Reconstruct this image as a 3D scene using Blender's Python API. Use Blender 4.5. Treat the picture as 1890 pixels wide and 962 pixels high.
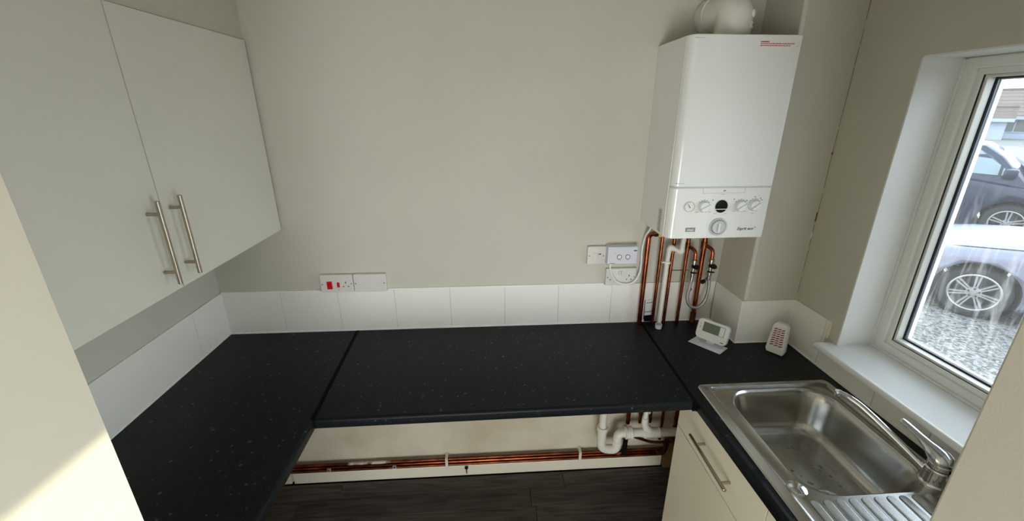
import bpy, bmesh, math, random
from mathutils import Vector, Matrix
random.seed(7)
for o in list(bpy.data.objects): bpy.data.objects.remove(o)
SC = bpy.context.scene
COL = SC.collection
PI = math.pi

# ------------------------------------------------------------------ camera
W_IMG, H_IMG, FPX, PX, PY = 1890, 962, 751.19, 949.68, 462.55
cam_d = bpy.data.cameras.new('camera'); cam = bpy.data.objects.new('camera', cam_d); COL.objects.link(cam)
cam_d.sensor_fit = 'HORIZONTAL'; cam_d.sensor_width = 36; cam_d.lens = FPX/W_IMG*36
cam_d.shift_x = (W_IMG/2-PX)/W_IMG; cam_d.shift_y = (PY-H_IMG/2)/W_IMG
cam_d.clip_start = 0.02; cam_d.clip_end = 300
yaw, pit = 0.0613, -0.3348
fw = Vector((math.sin(yaw)*math.cos(pit), math.cos(yaw)*math.cos(pit), math.sin(pit)))
rt = Vector((math.cos(yaw), -math.sin(yaw), 0)); up = rt.cross(fw)
M = Matrix((rt, up, -fw)).transposed().to_4x4(); M.translation = (1.2258, -1.7542, 0.9982)
cam.matrix_world = M
SC.camera = cam

# ------------------------------------------------------------------ world, sun, exposure
SC.view_settings.view_transform = 'Standard'; SC.view_settings.look = 'None'
SC.view_settings.gamma = 1; SC.view_settings.use_curve_mapping = False
SC.view_settings.exposure = 0.36
wd = bpy.data.worlds.new('sky'); SC.world = wd; wd.use_nodes = True
nt = wd.node_tree; bg = nt.nodes['Background']
tc = nt.nodes.new('ShaderNodeTexCoord'); sp = nt.nodes.new('ShaderNodeSeparateXYZ'); cr = nt.nodes.new('ShaderNodeValToRGB')
nt.links.new(tc.outputs['Generated'], sp.inputs[0]); nt.links.new(sp.outputs['Z'], cr.inputs[0]); nt.links.new(cr.outputs[0], bg.inputs[0])
cr.color_ramp.elements[0].color = (0.80, 0.89, 1.0, 1); cr.color_ramp.elements[1].color = (0.62, 0.78, 1.0, 1)
bg.inputs[1].default_value = 4.5
sun_d = bpy.data.lights.new('sun', 'SUN'); sun = bpy.data.objects.new('sun', sun_d); COL.objects.link(sun)
sun_d.energy = 2.9; sun_d.angle = 0.012; sun_d.color = (1, 0.93, 0.80)
sun.rotation_euler = Vector((-1, -0.28, -0.263)).to_track_quat('-Z', 'Y').to_euler()
sun.location = (20, 6, 6)
# unseen fill lamp, added at an invented door opening behind the camera
dl_d = bpy.data.lights.new('rear_fill_lamp', 'AREA'); dl = bpy.data.objects.new('rear_fill_lamp', dl_d); COL.objects.link(dl)
dl_d.shape = 'RECTANGLE'; dl_d.size = 1.2; dl_d.size_y = 1.2; dl_d.energy = 19; dl_d.color = (1, 0.95, 0.86)
dl.location = (1.15, -3.75, -0.35); dl.rotation_euler = (PI/2, 0, 0)
# added fill from the right, lamp outside a made-up side opening out of view
d2_d = bpy.data.lights.new('side_fill_lamp', 'AREA'); d2 = bpy.data.objects.new('side_fill_lamp', d2_d); COL.objects.link(d2)
d2_d.shape = 'RECTANGLE'; d2_d.size = 1.4; d2_d.size_y = 1.0; d2_d.energy = 17; d2_d.color = (0.86, 0.93, 1)
d2.location = (2.95, -2.65, -0.05); d2.rotation_euler = (0, PI/2, 0)

# ------------------------------------------------------------------ materials
def S(c):  # srgb 0-255 -> linear rgba
    return tuple(((v/255/12.92) if v/255 <= 0.04045 else ((v/255+0.055)/1.055)**2.4) for v in c) + (1,)
MATS = {}
def mat(name, col, rough=0.5, metal=0.0, var=0.0, vscale=8.0, bump=0.0, bscale=60.0, col2=None, spec=0.5, trans=0.0, emit=0, coat=0, stretch=None, aniso=None):
    m = bpy.data.materials.new(name); m.use_nodes = True; t = m.node_tree; b = t.nodes['Principled BSDF']
    b.inputs['Base Color'].default_value = S(col); b.inputs['Roughness'].default_value = rough; b.inputs['Metallic'].default_value = metal
    b.inputs['Specular IOR Level'].default_value = spec; b.inputs['Transmission Weight'].default_value = trans
    if coat: b.inputs['Coat Weight'].default_value = coat; b.inputs['Coat Roughness'].default_value = 0.05
    if emit: b.inputs['Emission Color'].default_value = S(col); b.inputs['Emission Strength'].default_value = emit
    tcn = t.nodes.new('ShaderNodeTexCoord'); mp = t.nodes.new('ShaderNodeMapping'); t.links.new(tcn.outputs['Object'], mp.inputs[0])
    if stretch: mp.inputs['Scale'].default_value = stretch
    if var or col2:
        n = t.nodes.new('ShaderNodeTexNoise'); n.inputs['Scale'].default_value = vscale; n.inputs['Detail'].default_value = 5
        t.links.new(mp.outputs[0], n.inputs['Vector'])
        r = t.nodes.new('ShaderNodeValToRGB'); t.links.new(n.outputs['Fac'], r.inputs[0])
        c2 = S(col2) if col2 else tuple(v*(1-var) for v in S(col)[:3])+(1,)
        r.color_ramp.elements[0].position = 0.35; r.color_ramp.elements[1].position = 0.65
        r.color_ramp.elements[0].color = c2; r.color_ramp.elements[1].color = S(col)
        t.links.new(r.outputs[0], b.inputs['Base Color'])
    if bump:
        n2 = t.nodes.new('ShaderNodeTexNoise'); n2.inputs['Scale'].default_value = bscale; n2.inputs['Detail'].default_value = 3
        t.links.new(mp.outputs[0], n2.inputs['Vector'])
        bp = t.nodes.new('ShaderNodeBump'); bp.inputs['Strength'].default_value = bump; bp.inputs['Distance'].default_value = 0.002
        t.links.new(n2.outputs['Fac'], bp.inputs['Height']); t.links.new(bp.outputs[0], b.inputs['Normal'])
    MATS[name] = m
    return m
def nodes(m): return m.node_tree, m.node_tree.nodes['Principled BSDF']

mat('paint', (210, 205, 190), 0.75, var=0.04, vscale=3, bump=0.12, bscale=220)
mat('paint_white', (236, 236, 234), 0.55, var=0.03, vscale=5, bump=0.1, bscale=120)
mat('filler', (226, 222, 210), 0.7, var=0.08, vscale=30)
mat('crack', (150, 144, 130), 0.9)
mat('ceiling', (196, 194, 186), 0.8, bump=0.05)  # unseen ceiling, greyed to dim its bounce light
mat('cream', (236, 228, 206), 0.45, var=0.02, vscale=4, bump=0.03, bscale=300)
mat('door', (229, 227, 214), 0.42, var=0.015, vscale=4, bump=0.05, bscale=400)
mat('tile', (249, 247, 238), 0.16, var=0.02, vscale=6, bump=0.04, bscale=25, coat=0.3)
mat('grout', (226, 222, 208), 0.8, var=0.1, vscale=40)
mat('sealant', (252, 251, 246), 0.4, var=0.06, vscale=30)
mat('joint', (4, 4, 5), 0.7, spec=0.1)
mat('plastic', (238, 238, 233), 0.3, var=0.01)
mat('plastic_lilac', (222, 222, 228), 0.35)
mat('socket', (226, 223, 215), 0.28)
mat('pipe_white', (232, 229, 216), 0.35, var=0.04, vscale=20)
mat('boiler', (240, 240, 234), 0.14, bump=0.03, bscale=9, coat=0.5)
mat('boiler_grey', (205, 206, 204), 0.3)
mat('print_grey', (110, 110, 112), 0.5)
mat('print_dark', (45, 45, 48), 0.5)
mat('logo_grey', (138, 136, 132), 0.5)
mat('print_red', (190, 70, 55), 0.5)
mat('black', (14, 14, 15), 0.35)
mat('black_gloss', (10, 11, 13), 0.08)
mat('red', (205, 22, 34), 0.25)
mat('hole', (16, 14, 12), 0.8)
mat('copper', (186, 104, 68), 0.24, metal=1, col2=(112, 56, 36), vscale=14, bump=0.05, bscale=30)
mat('copper_dull', (150, 84, 56), 0.42, metal=1, col2=(84, 48, 34), vscale=12, bump=0.1, bscale=40)
mat('brass', (196, 158, 84), 0.3, metal=1, col2=(150, 112, 52), vscale=60)
mat('chrome', (225, 226, 228), 0.06, metal=1)
mat('nickel', (190, 186, 178), 0.25, metal=1, var=0.2, vscale=60)
mat('handle', (176, 166, 150), 0.3, metal=1, bump=0.1, bscale=200, stretch=(1, 1, 0.1))
mat('steel_braid', (190, 192, 192), 0.35, metal=1, bump=0.6, bscale=900)
mat('paper', (236, 236, 240), 0.7)
mat('lcd', (108, 118, 100), 0.2)
mat('fresh_red', (150, 30, 52), 0.4)
mat('upvc', (240, 241, 236), 0.25, bump=0.02, bscale=20)
mat('gasket', (18, 20, 24), 0.5)
mat('spacer', (62, 66, 78), 0.3, metal=0.6)
mat('tyre', (24, 24, 25), 0.8, var=0.2, vscale=10)
mat('alloy', (150, 147, 144), 0.35, metal=0.6)
mat('car_silver', (112, 110, 122), 0.32, metal=0.3, coat=0.15, spec=0.3)
mat('car_dark', (34, 40, 56), 0.28, metal=0.3, coat=0.2, spec=0.3)
mat('car_trim', (24, 25, 28), 0.5)
mat('car_glass', (96, 112, 116), 0.05, spec=0.8)
mat('headlamp', (150, 165, 190), 0.08, coat=1)
mat('render_wall', (150, 156, 166), 0.8, var=0.04)
mat('roof_tile', (104, 90, 80), 0.8, var=0.25, vscale=6)
mat('house_glass', (92, 96, 92), 0.15)
mat('hedge', (84, 92, 62), 0.9, var=0.4, vscale=5)
mat('dust_brown', (120, 92, 60), 0.9)

# worktop laminate: black with scattered pale flecks
m = mat('worktop', (20, 23, 24), 0.42, bump=0.12, bscale=400, spec=0.22); t, b = nodes(m)
tcn = [n for n in t.nodes if n.type == 'TEX_COORD'][0]
base = None
def flecks(scale, thr, seedoff, st):
    mp = t.nodes.new('ShaderNodeMapping'); mp.inputs['Location'].default_value = (seedoff,)*3; mp.inputs['Scale'].default_value = st
    t.links.new(tcn.outputs['Object'], mp.inputs[0])
    v = t.nodes.new('ShaderNodeTexVoronoi'); v.inputs['Scale'].default_value = scale; t.links.new(mp.outputs[0], v.inputs['Vector'])
    n = t.nodes.new('ShaderNodeTexNoise'); n.inputs['Scale'].default_value = scale*0.9; n.inputs['Detail'].default_value = 4; t.links.new(mp.outputs[0], n.inputs['Vector'])
    mt = t.nodes.new('ShaderNodeMath'); mt.operation = 'MULTIPLY_ADD'; mt.inputs[1].default_value = -0.55
    t.links.new(n.outputs['Fac'], mt.inputs[0]); t.links.new(v.outputs['Distance'], mt.inputs[2])
    lt = t.nodes.new('ShaderNodeMath'); lt.operation = 'LESS_THAN'; lt.inputs[1].default_value = thr; t.links.new(mt.outputs[0], lt.inputs[0])
    # thin the flecks out: keep only some cells
    sx = t.nodes.new('ShaderNodeSeparateColor'); t.links.new(v.outputs['Color'], sx.inputs[0])
    g = t.nodes.new('ShaderNodeMath'); g.operation = 'MULTIPLY'; t.links.new(lt.outputs[0], g.inputs[0]); t.links.new(sx.outputs[0], g.inputs[1])
    return g.outputs[0]
f1 = flecks(40, -0.155, 0.0, (1, 1, 1)); f2 = flecks(120, -0.15, 3.1, (1, 1.3, 1))
ad = t.nodes.new('ShaderNodeMath'); ad.operation = 'MAXIMUM'; t.links.new(f1, ad.inputs[0]); t.links.new(f2, ad.inputs[1])
mul = t.nodes.new('ShaderNodeMath'); mul.operation = 'MULTIPLY'; mul.inputs[1].default_value = 0.75; t.links.new(ad.outputs[0], mul.inputs[0])
mx = t.nodes.new('ShaderNodeMix'); mx.data_type = 'RGBA'; mx.inputs[6].default_value = S((12, 18, 21)); mx.inputs[7].default_value = S((88, 97, 100))
t.links.new(mul.outputs[0], mx.inputs[0]); t.links.new(mx.outputs[2], b.inputs['Base Color'])

# dark wood-effect planks
m = mat('plank', (60, 52, 49), 0.5, bump=0.15, bscale=60, stretch=(1, 12, 12)); t, b = nodes(m)
mp = [n for n in t.nodes if n.type == 'MAPPING'][0]
oi = t.nodes.new('ShaderNodeObjectInfo'); cmb = t.nodes.new('ShaderNodeVectorMath'); cmb.operation = 'ADD'
sc_ = t.nodes.new('ShaderNodeMath'); sc_.operation = 'MULTIPLY'; sc_.inputs[1].default_value = 30; t.links.new(oi.outputs['Random'], sc_.inputs[0])
t.links.new(mp.outputs[0], cmb.inputs[0]); t.links.new(sc_.outputs[0], cmb.inputs[1])
n = t.nodes.new('ShaderNodeTexNoise'); n.inputs['Scale'].default_value = 5; n.inputs['Detail'].default_value = 8; n.inputs['Distortion'].default_value = 0.6
t.links.new(cmb.outputs[0], n.inputs['Vector'])
r = t.nodes.new('ShaderNodeValToRGB'); t.links.new(n.outputs['Fac'], r.inputs[0])
r.color_ramp.elements[0].position = 0.3; r.color_ramp.elements[1].position = 0.72
r.color_ramp.elements[0].color = S((38, 33, 32)); r.color_ramp.elements[1].color = S((92, 82, 78))
hs = t.nodes.new('ShaderNodeHueSaturation'); t.links.new(r.outputs[0], hs.inputs['Color'])
mr = t.nodes.new('ShaderNodeMapRange'); mr.inputs['To Min'].default_value = 0.75; mr.inputs['To Max'].default_value = 1.15
t.links.new(oi.outputs['Random'], mr.inputs[0]); t.links.new(mr.outputs[0], hs.inputs['Value']); t.links.new(hs.outputs[0], b.inputs['Base Color'])

# brushed stainless steel with water stains
m = mat('steel', (186, 184, 178), 0.27, metal=1, bump=0.04, bscale=300, stretch=(1, 0.06, 1)); t, b = nodes(m)
n = t.nodes.new('ShaderNodeTexNoise'); n.inputs['Scale'].default_value = 18; n.inputs['Detail'].default_value = 6
tcn = [q for q in t.nodes if q.type == 'TEX_COORD'][0]; t.links.new(tcn.outputs['Object'], n.inputs['Vector'])
r = t.nodes.new('ShaderNodeMapRange'); r.inputs['From Min'].default_value = 0.35; r.inputs['From Max'].default_value = 0.7
r.inputs['To Min'].default_value = 0.22; r.inputs['To Max'].default_value = 0.26
t.links.new(n.outputs['Fac'], r.inputs[0]); t.links.new(r.outputs[0], b.inputs['Roughness'])

# lower, bare plaster below the worktops: a different, older cream coat
m = MATS['wall_back'] = MATS['paint'].copy(); m.name = 'paint_two_coats'; t, b = nodes(m)
src = b.inputs['Base Color'].links[0].from_socket
geo = t.nodes.new('ShaderNodeNewGeometry'); sx = t.nodes.new('ShaderNodeSeparateXYZ'); t.links.new(geo.outputs['Position'], sx.inputs[0])
lt = t.nodes.new('ShaderNodeMath'); lt.operation = 'LESS_THAN'; lt.inputs[1].default_value = -0.03; t.links.new(sx.outputs['Z'], lt.inputs[0])
nn = t.nodes.new('ShaderNodeTexNoise'); nn.inputs['Scale'].default_value = 4; nn.inputs['Detail'].default_value = 6; t.links.new(geo.outputs['Position'], nn.inputs['Vector'])
rr = t.nodes.new('ShaderNodeValToRGB'); t.links.new(nn.outputs['Fac'], rr.inputs[0])
rr.color_ramp.elements[0].position = 0.3; rr.color_ramp.elements[1].position = 0.6
rr.color_ramp.elements[0].color = S((200, 188, 160)); rr.color_ramp.elements[1].color = S((218, 208, 186))
mx = t.nodes.new('ShaderNodeMix'); mx.data_type = 'RGBA'; t.links.new(lt.outputs[0], mx.inputs[0]); t.links.new(src, mx.inputs[6]); t.links.new(rr.outputs[0], mx.inputs[7])
t.links.new(mx.outputs[2], b.inputs['Base Color'])

# chase: same paint, with pale filler along its corner
# gravel
m = mat('gravel', (150, 146, 138), 0.9, bump=1.0, bscale=60); t, b = nodes(m)
v = t.nodes.new('ShaderNodeTexVoronoi'); v.inputs['Scale'].default_value = 38
tcn = [q for q in t.nodes if q.type == 'TEX_COORD'][0]; t.links.new(tcn.outputs['Object'], v.inputs['Vector'])
sxx = t.nodes.new('ShaderNodeSeparateColor'); t.links.new(v.outputs['Color'], sxx.inputs[0])
r = t.nodes.new('ShaderNodeValToRGB'); t.links.new(sxx.outputs[0], r.inputs[0])
r.color_ramp.elements[0].color = S((52, 50, 46)); r.color_ramp.elements[1].color = S((136, 132, 124)); t.links.new(r.outputs[0], b.inputs['Base Color'])

# dirty window pane: clear glass with a film of dried rain streaks
m = bpy.data.materials.new('pane'); m.use_nodes = True; MATS['pane'] = m; t = m.node_tree
for q in list(t.nodes): t.nodes.remove(q)
out = t.nodes.new('ShaderNodeOutputMaterial'); tr = t.nodes.new('ShaderNodeBsdfTransparent'); gl = t.nodes.new('ShaderNodeBsdfGlossy'); gl.inputs['Roughness'].default_value = 0.02
tl = t.nodes.new('ShaderNodeBsdfTranslucent'); tl.inputs['Color'].default_value = (0.75, 0.74, 0.72, 1)
tr.inputs['Color'].default_value = (0.96, 0.98, 0.97, 1)
lw = t.nodes.new('ShaderNodeFresnel'); lw.inputs['IOR'].default_value = 1.35
ms = t.nodes.new('ShaderNodeMixShader'); t.links.new(lw.outputs[0], ms.inputs[0]); t.links.new(tr.outputs[0], ms.inputs[1]); t.links.new(gl.outputs[0], ms.inputs[2])
tcn = t.nodes.new('ShaderNodeTexCoord'); mp = t.nodes.new('ShaderNodeMapping'); mp.inputs['Scale'].default_value = (1, 26, 2.2); mp.inputs['Rotation'].default_value = (0.25, 0, 0)
t.links.new(tcn.outputs['Object'], mp.inputs[0])
n1 = t.nodes.new('ShaderNodeTexNoise'); n1.inputs['Scale'].default_value = 1.6; n1.inputs['Detail'].default_value = 7; n1.inputs['Roughness'].default_value = 0.7; n1.inputs['Distortion'].default_value = 0.8; t.links.new(mp.outputs[0], n1.inputs['Vector'])
n2 = t.nodes.new('ShaderNodeTexNoise'); n2.inputs['Scale'].default_value = 5; n2.inputs['Detail'].default_value = 3; t.links.new(tcn.outputs['Object'], n2.inputs['Vector'])
r1 = t.nodes.new('ShaderNodeMapRange'); r1.inputs['From Min'].default_value = 0.5; r1.inputs['From Max'].default_value = 0.72; t.links.new(n1.outputs['Fac'], r1.inputs[0])
sz = t.nodes.new('ShaderNodeSeparateXYZ'); t.links.new(tcn.outputs['Object'], sz.inputs[0])
r2 = t.nodes.new('ShaderNodeMapRange'); r2.inputs['From Min'].default_value = 0.20; r2.inputs['From Max'].default_value = -0.05; t.links.new(sz.outputs['Z'], r2.inputs[0])  # the film lies on the lower pane
mm = t.nodes.new('ShaderNodeMath'); mm.operation = 'MULTIPLY'; t.links.new(r1.outputs[0], mm.inputs[0]); t.links.new(r2.outputs[0], mm.inputs[1])
m3 = t.nodes.new('ShaderNodeMath'); m3.operation = 'MULTIPLY'; m3.inputs[1].default_value = 0.12; t.links.new(mm.outputs[0], m3.inputs[0])
m4 = t.nodes.new('ShaderNodeMath'); m4.operation = 'ADD'; m4.inputs[1].default_value = 0.02; t.links.new(m3.outputs[0], m4.inputs[0])
ms2 = t.nodes.new('ShaderNodeMixShader'); t.links.new(m4.outputs[0], ms2.inputs[0]); t.links.new(ms.outputs[0], ms2.inputs[1]); t.links.new(tl.outputs[0], ms2.inputs[2])
t.links.new(ms2.outputs[0], out.inputs[0])

# partly overpainted copper
m = MATS['copper_painted'] = MATS['copper_dull'].copy(); t, b = nodes(m)
# ------------------------------------------------------------------ mesh helpers
def box(bm, x0, x1, y0, y1, z0, z1, bev=0.0, seg=2):
    ret = bmesh.ops.create_cube(bm, size=1)
    vs = ret['verts']
    for v in vs: v.co = Vector((x0 if v.co.x < 0 else x1, y0 if v.co.y < 0 else y1, z0 if v.co.z < 0 else z1))
    if bev > 0:
        es = list({e for v in vs for e in v.link_edges})
        bmesh.ops.bevel(bm, geom=es, offset=bev, segments=seg, profile=0.5, affect='EDGES')
    return bm
def B(*a, **k): return box(bmesh.new(), *a, **k)
def fillet(pts, r, n=6):
    pts = [Vector(p) for p in pts]; out = [pts[0]]
    for i in range(1, len(pts)-1):
        a, p, c = pts[i-1], pts[i], pts[i+1]
        d1 = (a-p); d2 = (c-p); l = min(r, d1.length*0.49, d2.length*0.49)
        s, e = p+d1.normalized()*l, p+d2.normalized()*l
        for k in range(n+1):
            q = k/n; out.append(s*(1-q)**2 + p*2*q*(1-q) + e*q*q)
    out.append(pts[-1]); return out
def tube(bm, pts, r, seg=12, cap=True, fil=0.0, n=6):
    pts = fillet(pts, fil, n) if fil else [Vector(p) for p in pts]
    rr = r if isinstance(r, (list, tuple)) else [r]*len(pts)
    if len(rr) != len(pts): rr = [r[0]+(r[-1]-r[0])*i/(len(pts)-1) for i in range(len(pts))]
    tan = []
    for i in range(len(pts)):
        a = pts[max(0, i-1)]; c = pts[min(len(pts)-1, i+1)]; tan.append((c-a).normalized())
    ref = Vector((0, 0, 1)) if abs(tan[0].z) < 0.9 else Vector((1, 0, 0))
    nx = tan[0].cross(ref).normalized(); rings = []
    for i, p in enumerate(pts):
        nx = (nx - tan[i]*nx.dot(tan[i])).normalized(); ny = tan[i].cross(nx)
        rings.append([bm.verts.new(p+(nx*math.cos(2*PI*k/seg)+ny*math.sin(2*PI*k/seg))*rr[i]) for k in range(seg)])
    for a, c in zip(rings, rings[1:]):
        for k in range(seg): bm.faces.new((a[k], a[(k+1) % seg], c[(k+1) % seg], c[k]))
    if cap: bm.faces.new(rings[0][::-1]); bm.faces.new(rings[-1])
    return bm
def T(*a, **k): return tube(bmesh.new(), *a, **k)
def lathe(bm, prof, centre=(0, 0, 0), axis=(0, 0, 1), seg=24, caps=True):
    """prof: list of (radius, height along axis)"""
    ax = Vector(axis).normalized(); ref = Vector((0, 0, 1)) if abs(ax.z) < 0.9 else Vector((1, 0, 0))
    nx = ax.cross(ref).normalized(); ny = ax.cross(nx); c = Vector(centre); rings = []
    for r, h in prof:
        rings.append([bm.verts.new(c+ax*h+(nx*math.cos(2*PI*k/seg)+ny*math.sin(2*PI*k/seg))*max(r, 1e-4)) for k in range(seg)])
    for a, d in zip(rings, rings[1:]):
        for k in range(seg): bm.faces.new((a[k], a[(k+1) % seg], d[(k+1) % seg], d[k]))
    if caps: bm.faces.new(rings[0][::-1]); bm.faces.new(rings[-1])
    return bm
def LT(*a, **k): return lathe(bmesh.new(), *a, **k)
def loft(bm, rings, closed=True, cap=True):
    vr = [[bm.verts.new(p) for p in r] for r in rings]; n = len(vr[0])
    for a, c in zip(vr, vr[1:]):
        for k in range(n if closed else n-1): bm.faces.new((a[k], a[(k+1) % n], c[(k+1) % n], c[k]))
    if cap: bm.faces.new(vr[0][::-1]); bm.faces.new(vr[-1])
    return bm
def prism(bm, poly, f):
    """poly: 2D points, f(u, v, side) -> 3D point for side 0 / 1"""
    a = [bm.verts.new(f(u, v, 0)) for u, v in poly]; c = [bm.verts.new(f(u, v, 1)) for u, v in poly]; n = len(poly)
    for k in range(n): bm.faces.new((a[k], a[(k+1) % n], c[(k+1) % n], c[k]))
    bm.faces.new(a[::-1]); bm.faces.new(c); return bm
def rrect(x0, x1, y0, y1, r, n=6):
    p = []
    for cx, cy, a0 in ((x1-r, y1-r, 0), (x0+r, y1-r, PI/2), (x0+r, y0+r, PI), (x1-r, y0+r, 1.5*PI)):
        for k in range(n+1): a = a0+PI/2*k/n; p.append((cx+r*math.cos(a), cy+r*math.sin(a)))
    return p
def text_bm(s, size, fn, shear=0.0, thick=0.0006, bold=0.0):
    cu = bpy.data.curves.new('lettering', 'FONT'); cu.body = s; cu.size = size; cu.extrude = thick/2; cu.shear = shear; cu.offset = bold
    cu.resolution_u = 3
    ob = bpy.data.objects.new('lettering', cu); COL.objects.link(ob)
    dg = bpy.context.evaluated_depsgraph_get(); me = bpy.data.meshes.new_from_object(ob.evaluated_get(dg))
    bm = bmesh.new(); bm.from_mesh(me); bpy.data.objects.remove(ob); bpy.data.curves.remove(cu); bpy.data.meshes.remove(me)
    for v in bm.verts: v.co = Vector(fn(v.co.x, v.co.y, v.co.z))
    return bm

LOC = {}
def obj(name, bm, material, parent=None, smooth=True, angle=35):
    bmesh.ops.recalc_face_normals(bm, faces=bm.faces)
    xs = [v.co for v in bm.verts]
    c = Vector([(min(v[i] for v in xs)+max(v[i] for v in xs))/2 for i in range(3)])
    bmesh.ops.translate(bm, verts=bm.verts, vec=-c)
    me = bpy.data.meshes.new(name); bm.to_mesh(me); bm.free()
    o = bpy.data.objects.new(name, me); COL.objects.link(o)
    me.materials.append(MATS[material] if isinstance(material, str) else material)
    if smooth:
        me.polygons.foreach_set('use_smooth', [True]*len(me.polygons))
        try: me.set_sharp_from_angle(angle=math.radians(angle))
        except Exception: pass
        if 8 < len(me.polygons) < 400:     # keep bevelled boxes flat-faced
            wn_ = o.modifiers.new('weighted_normals', 'WEIGHTED_NORMAL'); wn_.keep_sharp = True
    LOC[o.name] = c
    if parent is not None:
        o.parent = parent; o.location = c-LOC[parent.name]
    else: o.location = c
    return o
def tag(o, label, cat, group=None):
    o['label'] = label; o['category'] = cat
    if group: o['group'] = group
    return o
def thing(name, label, cat, loc=(0, 0, 0), rotz=None, group=None):
    o = bpy.data.objects.new(name, None); COL.objects.link(o); o.location = loc; o.empty_display_size = 0.05
    LOC[o.name] = Vector(loc) if rotz is None else Vector((0, 0, 0))   # rotated things are built in their own frame
    if rotz is not None: o.rotation_euler = (0, 0, rotz)
    return tag(o, label, cat, group)
def struct(name, bm, material, parent=None, smooth=False, label=None):
    o = obj(name, bm, material, parent, smooth)
    if parent is None:
        o['kind'] = 'structure'
        if label: o['label'] = label
    return o

# ------------------------------------------------------------------ dimensions solved from the photograph (metres, worktop surface z = 0)
FZ, CZ = -0.93, 1.50
XC = 2.555            # window wall (tile face)
TP = 0.007            # tiles stand proud of the paint
TW, TH = 0.2574, 0.2077
XB, YB = 2.3145, -0.2196   # boxed pipe chase
YN = -3.6             # wall behind the camera
WY0, WY1, WZ0, WZ1 = -1.25, -0.458, 0.100, 1.152   # window opening

# ------------------------------------------------------------------ setting
fl = struct('floor', B(-0.1, 3.0, YN-0.1, 0.1, FZ-0.10, FZ-0.006), 'joint', label='dark wood effect plank floor under the worktops')
# planks: joint lines run along x
pw = 0.098
y = -0.018; row = 0
offs = [0.394, 0.20, 1.21, 0.55, 1.542, 0.1, 0.8, 0.35]
while y > YN+0.1:
    x = -0.007; first = True
    off = [0.40, 1.4086, 0.229, 1.2135, 0.62, 1.542, 0.9, 0.3][row % 8]
    xs = [0.0] + [q for q in (off-1.2, off, off+1.2, off+2.4) if 0.02 < q < 2.53] + [2.55]
    for a, c in zip(xs, xs[1:]):
        obj('plank', B(a+0.0011, c-0.0011, y-pw+0.0011, y-0.0011, FZ-0.006, FZ+random.uniform(-0.0004, 0.0004), bev=0.0012, seg=1), 'plank', fl, smooth=False)
    y -= pw; row += 1
struct('ceiling', B(-0.1, 2.9, YN-0.1, 0.1, CZ, CZ+0.1), 'ceiling', label='unseen ceiling above the kitchen, greyed to darken the wall tops')
wb = struct('wall_back', B(-0.107, 3.0, TP, TP+0.1, FZ, CZ), 'wall_back', label='plain warm grey back wall, older cream paint below worktop')
wl = struct('wall_left', B(-TP-0.1, -TP, YN, TP, FZ, CZ), 'wall_back', label='grey left wall under the white wall cabinet')
# window wall: real opening plus an added fill-light opening out of view, one mesh
bm = bmesh.new(); wx0, wx1 = XC+TP, XC+0.30
box(bm, wx0, wx1, WY1, TP, FZ, CZ); box(bm, wx0, wx1, -2.15, WY0, FZ, CZ); box(bm, wx0, wx1, YN-0.1, -3.15, FZ, CZ); box(bm, wx0, wx1, -3.15, -2.15, 0.75, CZ); box(bm, wx0, wx1, -3.15, -2.15, FZ, FZ+0.12); box(bm, wx0, wx1, WY0, WY1, FZ, WZ0); box(bm, wx0, wx1, WY0, WY1, WZ1, CZ)
ww = struct('wall_right', bm, 'paint', label='grey window wall above the sink')
# white painted reveals
bm = bmesh.new()
box(bm, wx0-0.001, wx1-0.02, WY1-0.004, WY1+0.001, WZ0+0.01, WZ1); box(bm, wx0-0.001, wx1-0.02, WY0-0.001, WY0+0.004, WZ0+0.01, WZ1)
box(bm, wx0-0.001, wx1-0.02, WY0, WY1, WZ1-0.004, WZ1+0.001)
struct('window_reveal', bm, 'paint_white', ww)
wc = struct('wall_chase', B(XB+TP, XC+TP+0.02, YB+TP, TP+0.01, -0.02, CZ, bev=0.003), 'paint', label='boxed in pipe chase in the corner behind the boiler')
# filler patches and hairline cracks on the chase
for z0, z1, w in ((TH+0.006, 0.50, 0.016), (1.24, 1.46, 0.016)):
    struct('filler_patch', B(XB+TP+0.003, XB+TP+w, YB+TP-0.0004, YB+TP+0.002, z0, z1), 'filler', wc)
bm = bmesh.new()
zz = 0.24
while zz < 1.45:
    h = random.uniform(0.04, 0.12); dx = random.uniform(-0.0012, 0.0012)
    box(bm, XC+TP-0.0024+dx, XC+TP-0.0010+dx, YB+TP-0.0012, YB+TP+0.001, zz, min(zz+h, 1.45)); zz += h+random.uniform(0.0, 0.03)
struct('crack', bm, 'crack', wc)
for z0, z1 in ((0.56, 0.60), (0.49, 0.515), (0.83, 0.84)):
    struct('chipped_paint', B(XC+TP-0.006, XC+TP-0.001, YB+TP-0.0018, YB+TP+0.001, z0, z1), 'dust_brown' if z0 > 0.52 else 'paint_white', wc)
# near wall on the right hand side (hides the end of sink and window)
struct('wall_near_right', B(1.935, 2.60, -1.72, -1.31, FZ, CZ, bev=0.004), 'paint', label='grey wall corner at right edge of the photo hiding the window')
# unseen room behind the camera; door opening made up for the fill light
bm = bmesh.new()
box(bm, -0.107, 0.55, YN-0.1, YN, FZ, CZ); box(bm, 1.75, 2.56, YN-0.1, YN, FZ, CZ); box(bm, 0.55, 1.75, YN-0.1, YN, 0.6, CZ)
struct('wall_near', bm, 'paint', label='wall behind the camera with an added opening for fill light')
struct('wall_bulkhead', B(-TP, 0.314, -1.80, TP, 1.2445, CZ), 'paint', label='grey boxed bulkhead above the wall cabinet')
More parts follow.
